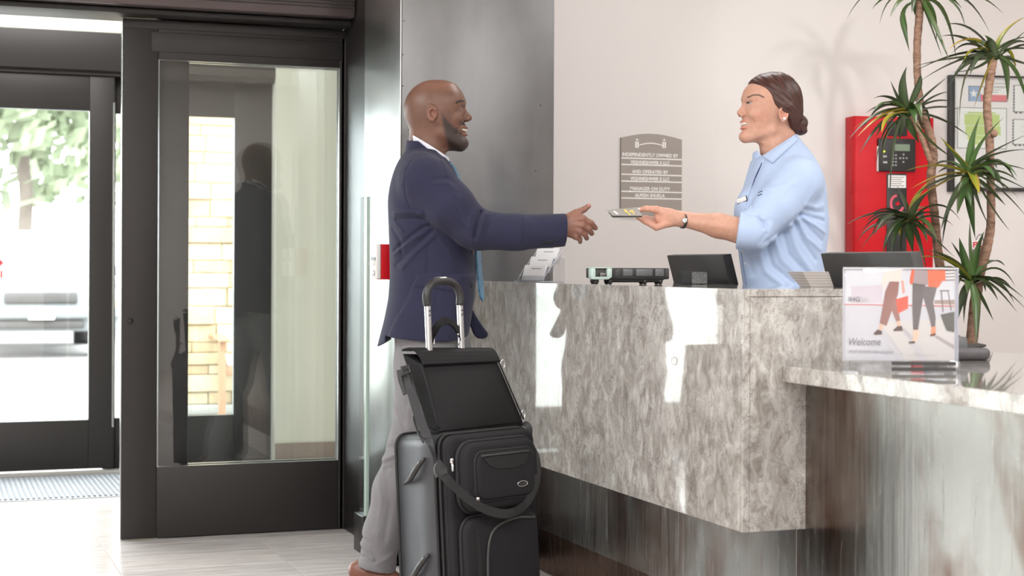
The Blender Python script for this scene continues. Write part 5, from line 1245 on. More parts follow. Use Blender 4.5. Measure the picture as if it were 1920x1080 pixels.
def hand_man(P):
    d = ell(P, mL(1075, 424, -.149), (.034, .017, .036), .25)
    wr = mL(1044, 427, -.15)
    d = smin(d, cap(P, wr, mL(1063, 424, -.15), .029, .027, (1, .72, 1)), .02)
    F_ = [([(1066, 412), (1091, 409.5), (1107, 416.5), (1115.8, 426)], [-.149, -.158, -.150, -.132], [.015, .0115, .0100, .0086]),
          ([(1066, 420), (1090.5, 421.5), (1103.5, 428), (1109, 436.5)], [-.149, -.160, -.152, -.128], [.015, .0118, .0100, .0086]),
          ([(1066, 428), (1086, 433), (1096.5, 438.5), (1099.5, 445.5)], [-.148, -.157, -.148, -.124], [.015, .0112, .0094, .0082]),
          ([(1063, 434), (1079, 442.5), (1086.5, 447), (1087.5, 452.5)], [-.147, -.151, -.142, -.120], [.014, .0102, .0084, .0074])]
    for pts, dv, rs in F_: d = smin(d, chain(P, [mL(*p_, v_) for p_, v_ in zip(pts, dv)], rs, .003), .0045)
    for pts, dv, rs in F_: d = smin(d, np.linalg.norm(P - mL(*pts[1], dv[1] - .003), axis=1) - .0085, .008)
    d = smin(d, chain(P, [mL(*p_) for p_ in ((1058, 412, -.147), (1080, 398.5, -.142), (1094.5, 391.5, -.138), (1102.8, 384.8, -.137))], [.018, .0125, .0098, .0084], .004), .010)
    d = smin(d, chain(P, [mL(1078, 402, -.144), mL(1092, 408.5, -.150)], [.009, .009]), .014)
    return d
def man_body(P):
    d = mh.sdf(P)
    d = smin(d, ell(P, mL(800, 345), (.075, .13, .10)), .03)
    core = chain(P, [mL(800, 340, -.06), mL(800, 342, -.17), mL(887, 434, -.185), mL(1046, 428, -.15)], [.05, .045, .032, .030], .02)
    core = smin(core, chain(P, [mL(800, 340, .06), mL(795, 342, .16), mL(775, 465, .22), mL(845, 560, .16)], [.05, .045, .032, .028], .02), .03)
    d = smin(d, core, .03)
    return smin(d, hand_man(P), .012)
SKM = np.array(srgb(114, 80, 65)[:3])
def man_col(V):
    Q = mh.to(V); x, y = mh.pix(Q); av = np.abs(Q[:, 1]); c = np.tile(SKM, (len(V), 1)); head = sstep(y, 300, 290) * (x < 900)
    top = sstep(y, 178, 160) * head; c = mixc(c, top * .35, srgb(150, 106, 88))  # crown a little lighter than the face
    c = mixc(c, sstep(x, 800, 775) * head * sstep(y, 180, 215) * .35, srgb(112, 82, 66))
    # stubble beard, moustache
    line = np.interp(x, [826, 832, 845, 857, 862, 866, 872, 880], [212, 222, 238, 247, 251, 259, 260.5, 261]); back_ = np.interp(y, [205, 230, 262, 285, 300], [828, 829, 835, 842, 850])
    b = sstep(y - line, -7, 5) * sstep(x - back_, -5, 4) * sstep(y, 296, 286) * head; b = np.maximum(b, sstep(y, 228.5, 231) * sstep(y, 238.5, 236) * sstep(x, 857, 863) * head * .8)
    hair = np.maximum(b * .80, .28 * sstep(x - back_, -4, 3) * sstep(y, 205, 215) * sstep(line - y, -2, 6) * sstep(x, 850, 838) * head)
    c = mixc(c, np.clip(hair * 1.15, 0, .93), srgb(46, 36, 33))
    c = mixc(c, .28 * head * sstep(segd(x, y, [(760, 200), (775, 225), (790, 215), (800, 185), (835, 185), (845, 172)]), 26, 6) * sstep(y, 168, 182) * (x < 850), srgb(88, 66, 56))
    br = sstep(segd(x, y, [(854.5, 197), (860, 193.0), (867, 192.5)]), 2.5, 1.0) * head * sstep(av, .006, .010); c = mixc(c, br, srgb(36, 27, 26))
    m_, g_ = mh.lips(V); c = mixc(c, m_ * .75 * head, srgb(140, 92, 86)); c = mixc(c, g_ * head, srgb(60, 30, 28))
    c = mh.paint_eyes(V, c, srgb(44, 30, 24), srgb(50, 34, 30), (170, 158, 150), (.10, .17))
    c = mixc(c, .35 * sstep(np.hypot((x - 810) / 11, (y - 217) / 15), 1.1, .6) * (av > .07) * head, srgb(150, 92, 76))
    # whole hand tinted paler than the face, thumb nail paler still
    c = mixc(c, (x > 1020) * .8, srgb(150, 106, 90)); c = mixc(c, sstep(np.hypot(x - 1101, y - 384), 7, 3) * .6, srgb(196, 142, 130))
    return c
skin_m = vcol('dark brown skin', .42, .06, ((260, .12), (900, .08)), .45)
gm = thing('person', 'smiling bald man in navy blazer and grey trousers reaching out his right hand', 'person', man.base, -TH)
sculpt('body', man_body, (-.26, -.26, 1.16), (.60, .30, 1.80), .0018, skin_m, gm, man_col)

def jacket(P):
    z = lambda y: mL(800, y)[2]
    ys = [286, 296, 308, 325, 350, 375, 400, 440, 480, 520, 560, 600, 640, 665]
    bk = [762, 752, 744.5, 737, 730.5, 727, 727.5, 729.5, 731, 732, 729.5, 722, 712, 706]; ft = [822, 832, 841, 851, 862, 872, 880, 888, 892, 893, 889, 884, 876, 870]
    hw = [.075, .105, .150, .192, .205, .208, .203, .192, .182, .178, .183, .192, .198, .2]
    d = loft(P, [z(y) for y in ys], [mL(x, y)[0] for x, y in zip(ft, ys)], [mL(x, y)[0] for x, y in zip(bk, ys)], hw, 2.4, 0, 3)
    d = smin(d, cap(P, mL(788, 318, -.13), mL(788, 318, .13), .055), .04)
    r_ = chain(P, [mL(797, 343, -.165), mL(842, 388, -.190), mL(889, 431, -.185)], [.088, .077, .063], .02)
    f_ = chain(P, [mL(889, 431, -.185), mL(965, 436, -.17), mL(1075, 429.5, -.15)], [.063, .0545, .050], .02)
    sl = smin(r_, f_, .022)
    # square cuff end
    ex = np.array([1.0, .12, -.03]); ex /= np.linalg.norm(ex); sl = np.maximum(sl, (P - mL(1057, 430, -.15)) @ ex)
    l_ = chain(P, [mL(797, 343, .165), mL(778, 465, .24), mL(850, 560, .185)], [.085, .060, .05], .02)
    d = smin(smin(d, sl, .022), l_, .025)
    x, y = man.sag(P, -.19); xc, yc = man.sag(P, 0)
    # far front panel held open by the arm: a flap of cloth
    fpoly = [(878, 560), (886, 578), (893, 592), (905, 611), (916.5, 626), (915, 632), (907, 636), (896, 635), (888, 626), (880, 605)]
    xf, yf = man.sag(P, .13); e = segd(xf, yf, fpoly + fpoly[:1]); e = np.where(inside(xf, yf, fpoly), -e, e) * man.s; d = smin(d, smax(e, np.abs(P[:, 1] - .13) - .016, .008), .012)
    near = sstep(P[:, 1], .02, -.06)
    d = d - folds(P, man, -.19, near, [
        ([(901, 398), (895, 416), (890, 446)], 3.4, -8), ([(911, 402), (903, 425), (898, 452)], 4, 6), ([(884, 404), (880, 432)], 5, 2.5), ([(925, 408), (914, 432)], 4, -2.5),
        ([(978, 411), (983, 440), (978, 462)], 3, -2.5), ([(986, 411), (992, 440)], 4, 2),
        ([(809, 349), (838, 345), (854, 358)], 3.5, 2.5), ([(812, 341), (838, 336), (850, 346)], 3, -2.5), ([(815, 360), (845, 364), (862, 374)], 3.5, 2),
        ([(840, 393), (868, 420)], 5, 2.5), ([(826, 410), (862, 446)], 4, -2),
        ([(741, 413), (775, 410), (795, 412)], 3.5, -4), ([(736, 402), (768, 400), (790, 402)], 4.5, 4), ([(734, 388), (760, 392)], 4, 2),
        ([(738, 470), (765, 448), (792, 428), (806, 424)], 4, -4), ([(735, 480), (760, 460), (790, 440)], 4, 3.5), ([(740, 500), (770, 470), (812, 432)], 4, -3), ([(752, 505), (782, 472), (815, 442)], 4, 3),
        ([(733, 430), (748, 452), (752, 480)], 4, -3), ([(738, 418), (752, 434)], 4, 3), ([(820, 445), (842, 470), (850, 500)], 5, 1.6),
        ([(748, 590), (765, 560), (775, 528)], 3, -2.0), ([(812, 548), (808, 590), (806, 630)], 6, 1.8), ([(850, 560), (846, 600), (842, 634)], 6, 1.8), ([(762, 330), (752, 352)], 6, 2)])
    # sleeve seam, vent, front edge, pocket flap, lapel, pockets: pieces of cloth proud of each other
    d = d + .0030 * np.exp(-(segd(x, y, [(771, 303), (762, 322), (759, 345), (761, 368), (768, 392), (789, 410)]) / 1.3) ** 2) * near
    vent = np.interp(y, [515, 545, 590, 628, 660], [785, 770, 747, 729, 724])
    d = d - .0035 * sstep(x - vent, -1, 1.2) * (y > 516) * near * (y < 660)
    d = d - .0035 * inside(x, y, [(785, 514), (863, 525), (860, 549), (806, 541), (774, 538)]) * near
    d = d + .0018 * np.exp(-(segd(x, y, [(806, 432), (802, 480), (800, 515)]) / 1.3) ** 2) * near
    lap = np.interp(yc, [296, 320, 345, 372, 400, 440, 470], [826, 834, 843, 855, 866, 880, 889])
    d = d - .004 * sstep(xc - lap, -1, 1) * (yc > 296) * (yc < 472) * (np.abs(P[:, 1]) > .015)
    hem = np.interp(xc, [700, 712, 729, 731, 745, 800, 840, 872, 880, 884, 915], [654, 651, 642, 629, 631.5, 637, 638, 634, 628, 640, 640])
    d = np.maximum(d, (yc - hem) * man.s)
    # neck opening
    op = cap(P, mL(801, 250), mL(815, 318), .050, .048, (1, 1.15, 1)); d = smax(d, -op, .004)
    return d
navy = cloth('navy wool', srgb(32, 33, 58), .9, 1500, .25, .07, .06)
sculpt('blazer', jacket, (-.24, -.32, .82), (.56, .34, 1.56), .0040, navy, gm)
def ring_cloth(P, ax_a, ra, ax_b, rb, off, th, top, bot, sq=1.12):
    """band of cloth round the neck: top/bot = two points of a tilted edge line in the side view"""
    base = cap(P, ax_a, ax_b, ra, rb, (1, sq, 1)); sh = np.abs(base - off) - th; x, y = man_sag(P)
    def line(l, s_): (x0, y0), (x1, y1) = l; n = math.hypot(x1 - x0, y1 - y0); return ((x - x0) * (y1 - y0) - (y - y0) * (x1 - x0)) / n * s_
    return sh, line(top, 1) * scl, line(bot, -1) * scl
man_sag, scl = (lambda P: man.sag(P, -.03)), man.s
def shirt_collar(P):
    sh, t, b = ring_cloth(P, mL(801, 240), .0545, mL(806, 312), .0585, .004, .0022, ((774, 256), (833, 292)), ((766, 265), (838, 310)))
    return smax(smax(sh, t, .001), b, .001)
sculpt('shirt_collar', shirt_collar, (-.10, -.11, 1.40), (.12, .11, 1.60), .0022, cloth('white shirt cotton', srgb(226, 226, 238), .8, 1500, .12, .02), gm)
def jacket_collar(P):
    x, y = man.sag(P, -.04)
    base = cap(P, mL(799, 240), mL(802, 330), .056, .078, (1, 1.16, 1)); sh = np.abs(base - .007) - .0032
    top = np.interp(x, [750, 768, 784, 804, 819, 836, 850], [262, 265.5, 267.5, 284, 296, 312, 330]); bot = np.interp(x, [750, 760, 775, 793, 812, 830, 850], [289, 287, 282.5, 289.5, 303, 322, 345])
    return smax(smax(sh, (top - y) * man.s, .0015), (y - bot) * man.s, .0015)
sculpt('jacket_collar', jacket_collar, (-.14, -.16, 1.36), (.14, .16, 1.58), .0026, navy, gm)
btm = plain('dark horn button', srgb(34, 33, 40), .3)
def mput(name, mb, mats, par=gm): return mb.put(name, mats, par, local=True)
V3 = lambda a: Vector([float(x) for x in a])
def on_cloth(fn, per, px, py): p, n = hit(fn, per, px, py); return Matrix.Translation(p) @ n.to_track_quat('Z', 'Y').to_matrix().to_4x4()
for x, y in ((1019, 454), (1026, 453.5), (1032, 453), (1038.5, 452.5)):
    MB().lathe([(.0035, -.001), (.0054, -.0004), (.0054, .0018), (.004, .0024), (.002, .0014)], 14, on_cloth(jacket, man, x, y)).put('button', btm, gm, local=True)
for x, y in ((885.5, 473.5), (884.5, 534)):
    MB().lathe([(.006, -.001), (.0095, -.0004), (.0095, .0026), (.007, .0032), (.003, .002)], 16, on_cloth(jacket, man, x, y)).put('button', btm, gm, local=True)
# tie
tm = NT('teal tie silk'); v = tm.coord(scale=(1, 1, 1)); ck = tm.vor(v, 70, 'F1'); tm.set(tm.ramp(ck, [(.2, srgb(52, 96, 130)), (.5, srgb(76, 128, 160))]), .4)
tp = spline([mL(836, 303), mL(846, 314), mL(857, 338), mL(867, 366), mL(877, 394), mL(887, 426), mL(893, 462), mL(896, 500), mL(899, 530), mL(901.5, 552), mL(903, 565)], 4)
tw = list(np.interp(np.linspace(0, 1, len(tp)), [0, .08, .5, .86, .94, 1], [.035, .036, .058, .070, .050, .004]))
nrm = [Vector((.95, -.10 - .10 * min(1, i / 24), .3)).normalized() for i in range(len(tp))]
m_ = MB(); m_.ribbon([p_ + Vector((.004, 0, 0)) for p_ in tp], nrm, tw, .006); mput('tie', m_, tm.m)
m_ = MB(); m_.hexa([V3(mL(841, 318)) + Vector(c) for c in ((-.012, -.018, -.012), (.012, -.016, -.012), (.012, .016, -.012), (-.012, .018, -.012), (-.018, -.026, .022), (.006, -.024, .026), (.006, .024, .026), (-.018, .026, .022))], .005); mput('tie_knot', m_, tm.m)
# trousers with turned hem
def trousers(P):
    leg = chain(P, [mL(800, 610, -.085), mL(797, 690, -.085), mL(777, 815, -.09), mL(770, 842, -.09), mL(742, 920, -.09), mL(722, 1000, -.09), mL(709, 1075, -.09)], [.108, .097, .068, .068, .066, .061, .0625], .03)
    leg2 = chain(P, [mL(820, 610, .085), mL(838, 700, .085), mL(862, 840, .09), mL(868, 930, .09), mL(872, 1085, .09)], [.108, .096, .072, .068, .062], .03)
    d = smin(leg, leg2, .03); d = smin(d, ell(P, mL(802, 590), (.115, .165, .12)), .04)
    near = sstep(P[:, 1], .0, -.04)
    d = d - folds(P, man, -.09, near, [
        ([(741, 822), (760, 826), (790, 822)], 6, 5), ([(722, 862), (745, 850), (775, 842)], 6, 7), ([(734, 838), (760, 838)], 4, -5), ([(748, 700), (765, 740), (772, 800)], 7, 4), ([(757, 650), (765, 700), (768, 760)], 5, -4),
        ([(742, 760), (756, 790), (775, 806)], 5, 4), ([(728, 880), (748, 872), (768, 868)], 5, -3), ([(716, 900), (722, 940), (714, 1000)], 5, 3), ([(730, 880), (738, 940), (728, 1010)], 6, -3),
        ([(680, 1020), (700, 1032), (708, 1046)], 3.5, 6), ([(676, 1045), (692, 1042), (706, 1052)], 3, -5), ([(684, 1008), (700, 1016)], 3, -4), ([(745, 1036), (730, 1046), (715, 1052)], 4, 4), ([(770, 660), (790, 670), (815, 668)], 6, 3)])
    x, y = man.sag(P, -.09); d = d - .003 * sstep(y, 1052.5, 1053.6) * (x < 790) * near
    d = d + .003 * np.exp(-(segd(x, y, [(778, 650), (770, 740), (752, 850), (722, 960), (700, 1050)]) / 1.4) ** 2) * near * .6
    cut1 = np.interp(x, [660, 676, 742, 760, 800, 840, 900], [1060, 1062, 1075, 1080, 1085, 1088, 1092]); return np.maximum(d, (y - cut1) * man.s * .98)
grey = cloth('grey wool', srgb(122, 120, 122), .9, 1300, .25, .06, .05)
sculpt('trousers', trousers, (-.30, -.24, .0), (.26, .26, .98), .0048, grey, gm)
def shoe(P, heel, toe, ank):
    heel, toe, ank = map(np.array, (heel, toe, ank)); up = np.array([0, 0, 1.0])
    d = cap(P, heel + up * .035, heel * .6 + toe * .4 + up * .034, .034, .036, (1, 1, 1)); d = smin(d, cap(P, heel * .55 + toe * .45 + up * .032, toe * .93 + heel * .07 + up * .020, .040, .026), .03)
    d = smin(d, cap(P, heel * .85 + toe * .15 + up * .05, ank, .032, .036), .02)
    return d
shm = plain('brown leather', srgb(122, 78, 62), .4, var=.15, vscale=14); solem = plain('shoe sole', srgb(36, 30, 28), .6)
h1_, t1_ = mL(676, 1094, -.09), mL(790, 1118, -.09); h1_[2] = .07; t1_[2] = .012
sculpt('shoe', lambda P: np.maximum(shoe(P, h1_, t1_, mL(692, 1072, -.09)), (h1_[2] - .012 + (P[:, 0] - h1_[0]) * (t1_[2] - h1_[2]) / (t1_[0] - h1_[0])) - P[:, 2]), (-.32, -.16, -.02), (.06, -.02, .25), .004, shm, gm)
h2_, t2_ = mL(858, 1118, .09), mL(950, 1118, .06); h2_[2] = 0.012; t2_[2] = .012
sculpt('shoe', lambda P: np.maximum(shoe(P, h2_, t2_, mL(872, 1080, .09)), .012 - P[:, 2]), (.0, 0, -.02), (.36, .18, .22), .005, shm, gm)
m_ = MB(); m_.hexa([V3(h1_ + np.array(c)) for c in ((-.034, -.033, -.018), (.05, -.036, -.02), (.05, .036, -.02), (-.034, .033, -.018), (-.034, -.033, -.004), (.05, -.036, -.012), (.05, .036, -.012), (-.034, .033, -.004))], .004)
m_.hexa([V3(c) for c in (h1_ + np.array([.05, -.038, -.022]), t1_ + np.array([.01, -.03, -.012]), t1_ + np.array([.01, .03, -.012]), h1_ + np.array([.05, .038, -.022]), h1_ + np.array([.05, -.038, -.010]), t1_ + np.array([.014, -.03, .002]), t1_ + np.array([.014, .03, .002]), h1_ + np.array([.05, .038, -.010]))], .003); mput('sole', m_, solem)
m_ = MB(); m_.hexa([V3(c) for c in (h2_ + np.array([-.034, -.036, -.012]), t2_ + np.array([.01, -.03, -.012]), t2_ + np.array([.01, .03, -.012]), h2_ + np.array([-.034, .036, -.012]), h2_ + np.array([-.034, -.036, .003]), t2_ + np.array([.014, -.03, .003]), t2_ + np.array([.014, .03, .003]), h2_ + np.array([-.034, .036, .003]))], .003); mput('sole', m_, solem)
teeth = plain('teeth', srgb(236, 228, 216), .3, var=.02)
def teeth_fn(hd, c, r, pitch):
    def f(P):
        Q = hd.to(P); q_ = np.stack([Q[:, 0], np.abs(Q[:, 1]), Q[:, 2] - 4.0 * Q[:, 1] ** 2], 1); d = ell(q_, hd.h(*c), r)
        z0 = hd.h(*c)[2]; ang = np.arctan2(Q[:, 1], Q[:, 0] - hd.h(*c)[0]); cell = np.abs((ang / pitch) % 1 - .5) * 2
        return d + .0012 * sstep(cell, .82, 1.0)
    return f
def bbx(hd, c, m): b = hd.back(hd.h(*c)); return b - m, b + m
lo, hi = bbx(mh, (858, 245), np.array([.040, .035, .02]))
sculpt('teeth', teeth_fn(mh, (857.5, 245.2), (.0298, .0272, .0085), .26), lo, hi, .0011, teeth, gm)
# ------------------------------------------------------------------ the receptionist
wom = Person(1460, 5.30); wL = wom.L
WDt = dict(
    fy=[150, 158, 166, 178, 191, 203, 213, 221, 230, 238, 246, 253, 259, 263], fx=[1412, 1402, 1394, 1390.5, 1390.5, 1390, 1390, 1391, 1391.5, 1391, 1389, 1385.5, 1386.5, 1394], fback=1447,
    fw=[.034, .050, .060, .064, .064, .0625, .060, .056, .052, .047, .040, .031, .022, .014], n=2.1,
    cran=((1450, 187), (.0865, .071, .090)), fore=((1424, 180), (.0560, .058, .056)), jaw=(((1438, 242), .041), ((1394, 255.5), .013), .012, .0125), chin=((1391.5, 252), (.0165, .0185, .015)),
    cheek=((1404, 215), .034, (.020, .018, .016)), brow=((1391.5, 183), .008, .036, .0055), socket=((1387.5, 192.5), .031, (.0125, .0150, .0085)), muzzle=((1399, 230), (.0275, .0268, .0225)),
    nose=((1389, 195), .0048, (1380.0, 209.0), .0070), nose2=((1392, 195), .006, (1388, 211), .0095), ala=((1385, 213), .0088, (.0090, .0062, .0068)), nostril=((1382.5, 217.6), .0048, (.0036, .0022, .0016)),
    lipu=((1398, 224.6), (.0276, .0246, .0034), -.06), lipl=((1397.5, 239.0), (.0270, .0226, .0050), .06), gap=((1398, 231.2), (.0295, .0272, .0064), .0),
    fold=[(1390, 217), (1396, 221), (1402, 229), (1403.5, 237)], foldh=.0013,
    eye=((1398.6, 192.2), .0300, .0118), ear=((1452, 213), .0695, (.0155, .0075, .0235), .10), neck=[((1442, 226), .043, (1453, 292), .050), ((1458, 226), .036, (1478, 275), .042)], nsq=1.0)
wh = Head(wom, -1, (1447, 215), math.radians(11), WDt)
def hand_woman(P):
    d = ell(P, wL(1247, 406, -.118), (.036, .018, .0285), -.18)
    d = smin(d, cap(P, wL(1272, 407.5, -.118), wL(1254, 406, -.118), .0235, .024, (1, .78, 1)), .016)
    F_ = [([(1256, 414), (1230, 424), (1209, 413.5), (1194, 404.5)], [-.122, -.136, -.132, -.120], [.0145, .0108, .0088, .0074]),
          ([(1256, 411), (1233, 422), (1211, 413), (1197, 404.5)], [-.112, -.112, -.108, -.100], [.014, .0108, .0088, .0074]),
          ([(1256, 409), (1235, 418), (1214, 411.5), (1201, 405)], [-.102, -.090, -.086, -.080], [.014, .0102, .0084, .0072]),
          ([(1256, 406), (1238, 412), (1220, 408.5), (1209, 405)], [-.096, -.070, -.066, -.062], [.013, .0092, .0076, .0066])]
    for pts, dv, rs in F_: d = smin(d, chain(P, [wL(*p_, v_) for p_, v_ in zip(pts, dv)], rs, .003), .005)
    d = smin(d, chain(P, [wL(*p_) for p_ in ((1258, 399, -.122), (1229, 390.5, -.128), (1210, 389.0, -.124), (1197.5, 391.5, -.116))], [.0165, .0118, .0092, .0076], .004), .009)
    return d
def woman_body(P):
    d = wh.sdf(P)
    d = smin(d, ell(P, wL(1470, 345), (.07, .11, .10)), .03)
    fore = chain(P, [wL(1402, 432, -.185), wL(1345, 419.5, -.165), wL(1278, 408, -.12)], [.0455, .0370, .0235], .02)
    fore = smin(fore, cap(P, wL(1290, 409, -.128), wL(1270, 407, -.118), .0225, .0225, (1, .85, 1)), .01)
    core = chain(P, [wL(1480, 335, -.05), wL(1490, 338, -.15), wL(1402, 432, -.185)], [.05, .045, .036], .02)
    core = smin(core, chain(P, [wL(1480, 335, .05), wL(1488, 338, .15), wL(1470, 440, .21), wL(1440, 500, .15)], [.05, .04, .032, .026], .02), .03)
    d = smin(d, smin(core, fore, .015), .025)
    d = d - .0010 * np.exp(-(segd(*wom.sag(P, -.15), [(1370, 424), (1330, 422), (1300, 416)]) / 4) ** 2)
    return smin(d, hand_woman(P), .010)
SKW = np.array(srgb(206, 158, 136)[:3])
def woman_col(V):
    Q = wh.to(V); x, y = wh.pix(Q); av = np.abs(Q[:, 1]); c = np.tile(SKW, (len(V), 1)); head = sstep(y, 290, 280) * (x > 1370) * (x < 1520)
    c = mixc(c, .30 * sstep(np.hypot((x - 1411) / 20, (y - 219) / 15), 1.2, .2) * head, srgb(206, 132, 114))
    br = sstep(segd(x, y, [(1391, 181.8), (1397.5, 178.4), (1406, 178.6), (1414, 182.8)]), 2.2, .8) * head * (x > 1386) * sstep(av, .007, .011); c = mixc(c, br * .85, srgb(70, 46, 38))
    c = mixc(c, .30 * sstep(np.hypot((x - 1400) / 9, (y - 187.5) / 4), 1.2, .5) * head, srgb(186, 122, 108))
    m_, g_ = wh.lips(V); c = mixc(c, m_ * .7 * head, srgb(198, 120, 112)); c = mixc(c, g_ * head, srgb(110, 50, 48))
    c = wh.paint_eyes(V, c, srgb(52, 44, 34), srgb(44, 28, 26), (190, 180, 178), (.15, .26), 1.4, .72, .11)
    c = mixc(c, .4 * sstep(np.hypot((x - 1453) / 9, (y - 215) / 12), 1.1, .5) * (av > .062) * head, srgb(206, 128, 110))
    c = mixc(c, .25 * sstep(y, 262, 275) * head, srgb(190, 136, 112)); xx, yy = wom.sag(V, -.15)  # neck below the chin a little darker
    arm = (xx < 1372); c = mixc(c, arm * sstep(yy, 412, 428) * .18 * (xx > 1280), srgb(186, 128, 102)); hand = sstep(xx, 1262, 1245) * (yy > 370)  # underside of the forearm a little darker
    c = mixc(c, hand * .35, srgb(214, 154, 136)); c = mixc(c, sstep(np.hypot(xx - 1195.5, (yy - 389) * 1.6), 6, 4.4) * .8, srgb(244, 232, 226))
    return c
skin_w = vcol('fair skin', .45, .12, ((600, .04),), .4)
gw = thing('person', 'smiling woman in light blue shirt with brown hair bun holding out cards', 'person', wom.base, -TH)
sculpt('body', woman_body, (-.56, -.26, 1.12), (.22, .27, 1.80), .0018, skin_w, gw, woman_col)
lo, hi = bbx(wh, (1398, 231), np.array([.036, .034, .02]))
sculpt('teeth', teeth_fn(wh, (1398, 230.0), (.0258, .0240, .0078), .24), lo, hi, .0011, teeth, gw)
# hair drawn back into a bun
def hair(P):
    Q0 = wh.to(P); Q = np.stack([Q0[:, 0], np.abs(Q0[:, 1]), Q0[:, 2]], 1); x, y = wh.pix(Q); h = wh.h
    vol = ell(Q, h(1451.5, 186.5), (.0925, .0780, .0995)); vol = smin(vol, ell(Q, h(1428, 173), (.0600, .0655, .0640)), .02); vol = smin(vol, ell(Q, h(1462, 212), (.060, .069, .050)), .03)
    vol = smin(vol, cap(Q, h(1470, 215), h(1490, 230), .052, .030), .03)
    vol = smin(vol, ell(Q, h(1461, 199), (.034, .0835, .026)), .012)
    line = np.interp(y, [125, 135, 143, 150, 158, 171, 185, 197, 203, 208, 216, 226, 240, 252], [1398, 1391, 1390, 1394, 1406, 1423, 1431.5, 1437, 1444, 1450, 1459, 1467, 1474, 1482])
    line = line + np.clip(.052 - Q[:, 1], 0, .06) * 110 * sstep(y, 150, 158) * 0 
    edge = (line - x) * wom.s * .8
    # towards the parting on top the hairline runs straight across
    d = smax(vol, edge, .006)
    low = (y - np.interp(x, [1440, 1452, 1462, 1476, 1492, 1505], [204, 209, 216, 238, 249, 246])) * wom.s; d = smax(d, low, .006)
    # combed strands
    sx, sz = Q[:, 0], Q[:, 2]; ph = np.arctan2(Q[:, 2] - h(1500, 226)[2], Q[:, 0] - h(1500, 226)[0] - .0)
    d = d - .0005 * np.sin(ph * 38 + 2 * np.sin(Q[:, 1] * 40)) - .0003 * np.sin(ph * 83 + Q[:, 1] * 90)
    d = d + .0022 * np.exp(-(segd(x, y, [(1430, 160), (1452, 178), (1476, 198), (1496, 216)]) / 1.8) ** 2) * (Q0[:, 1] < 0)
    # bun
    c = h(1501.5, 229.5); q_ = Q0 - np.array([c[0], 0, c[2]]); r_ = np.hypot(q_[:, 1] / 1.25, q_[:, 2]); an = np.arctan2(q_[:, 2], q_[:, 1])
    bun = ell(np.stack([q_[:, 0], q_[:, 1], q_[:, 2]], 1), (0, 0, 0), (.0225, .036, .0350))
    tw_ = np.arctan2(q_[:, 2], q_[:, 0] + .004); bun = bun - .0028 * np.sin(tw_ * 2 + np.hypot(q_[:, 0], q_[:, 2]) * 200) - .0004 * np.sin(tw_ * 11 + np.hypot(q_[:, 0], q_[:, 2]) * 700)
    return smin(d, bun, .006)
def hair_col(V):
    Q = wh.to(V); x, y = wh.pix(Q); h = wh.h; ph = np.arctan2(Q[:, 2] - h(1500, 226)[2], Q[:, 0] - h(1500, 226)[0])
    n = .5 + .5 * np.sin(ph * 63 + 2.5 * np.sin(Q[:, 1] * 55)) * np.sin(ph * 23 + Q[:, 1] * 80)
    return mixc(np.tile(np.array(srgb(54, 31, 25)[:3]), (len(V), 1)), n * .6, srgb(98, 56, 44))
sculpt('hair', hair, (-.13, -.125, 1.44), (.125, .125, 1.80), .0020, vcol('brown hair', .40, 0, (), .45, Anisotropic=.4), gw, hair_col, relax=1)
# pearl earring
pc = wh.back(wh.h(1452.5, 222.0, -.0785)); m_ = MB(); m_.ball(tuple(pc), .0052, 10); mput('earring', m_, plain('pearl', srgb(246, 238, 230), .15), gw)
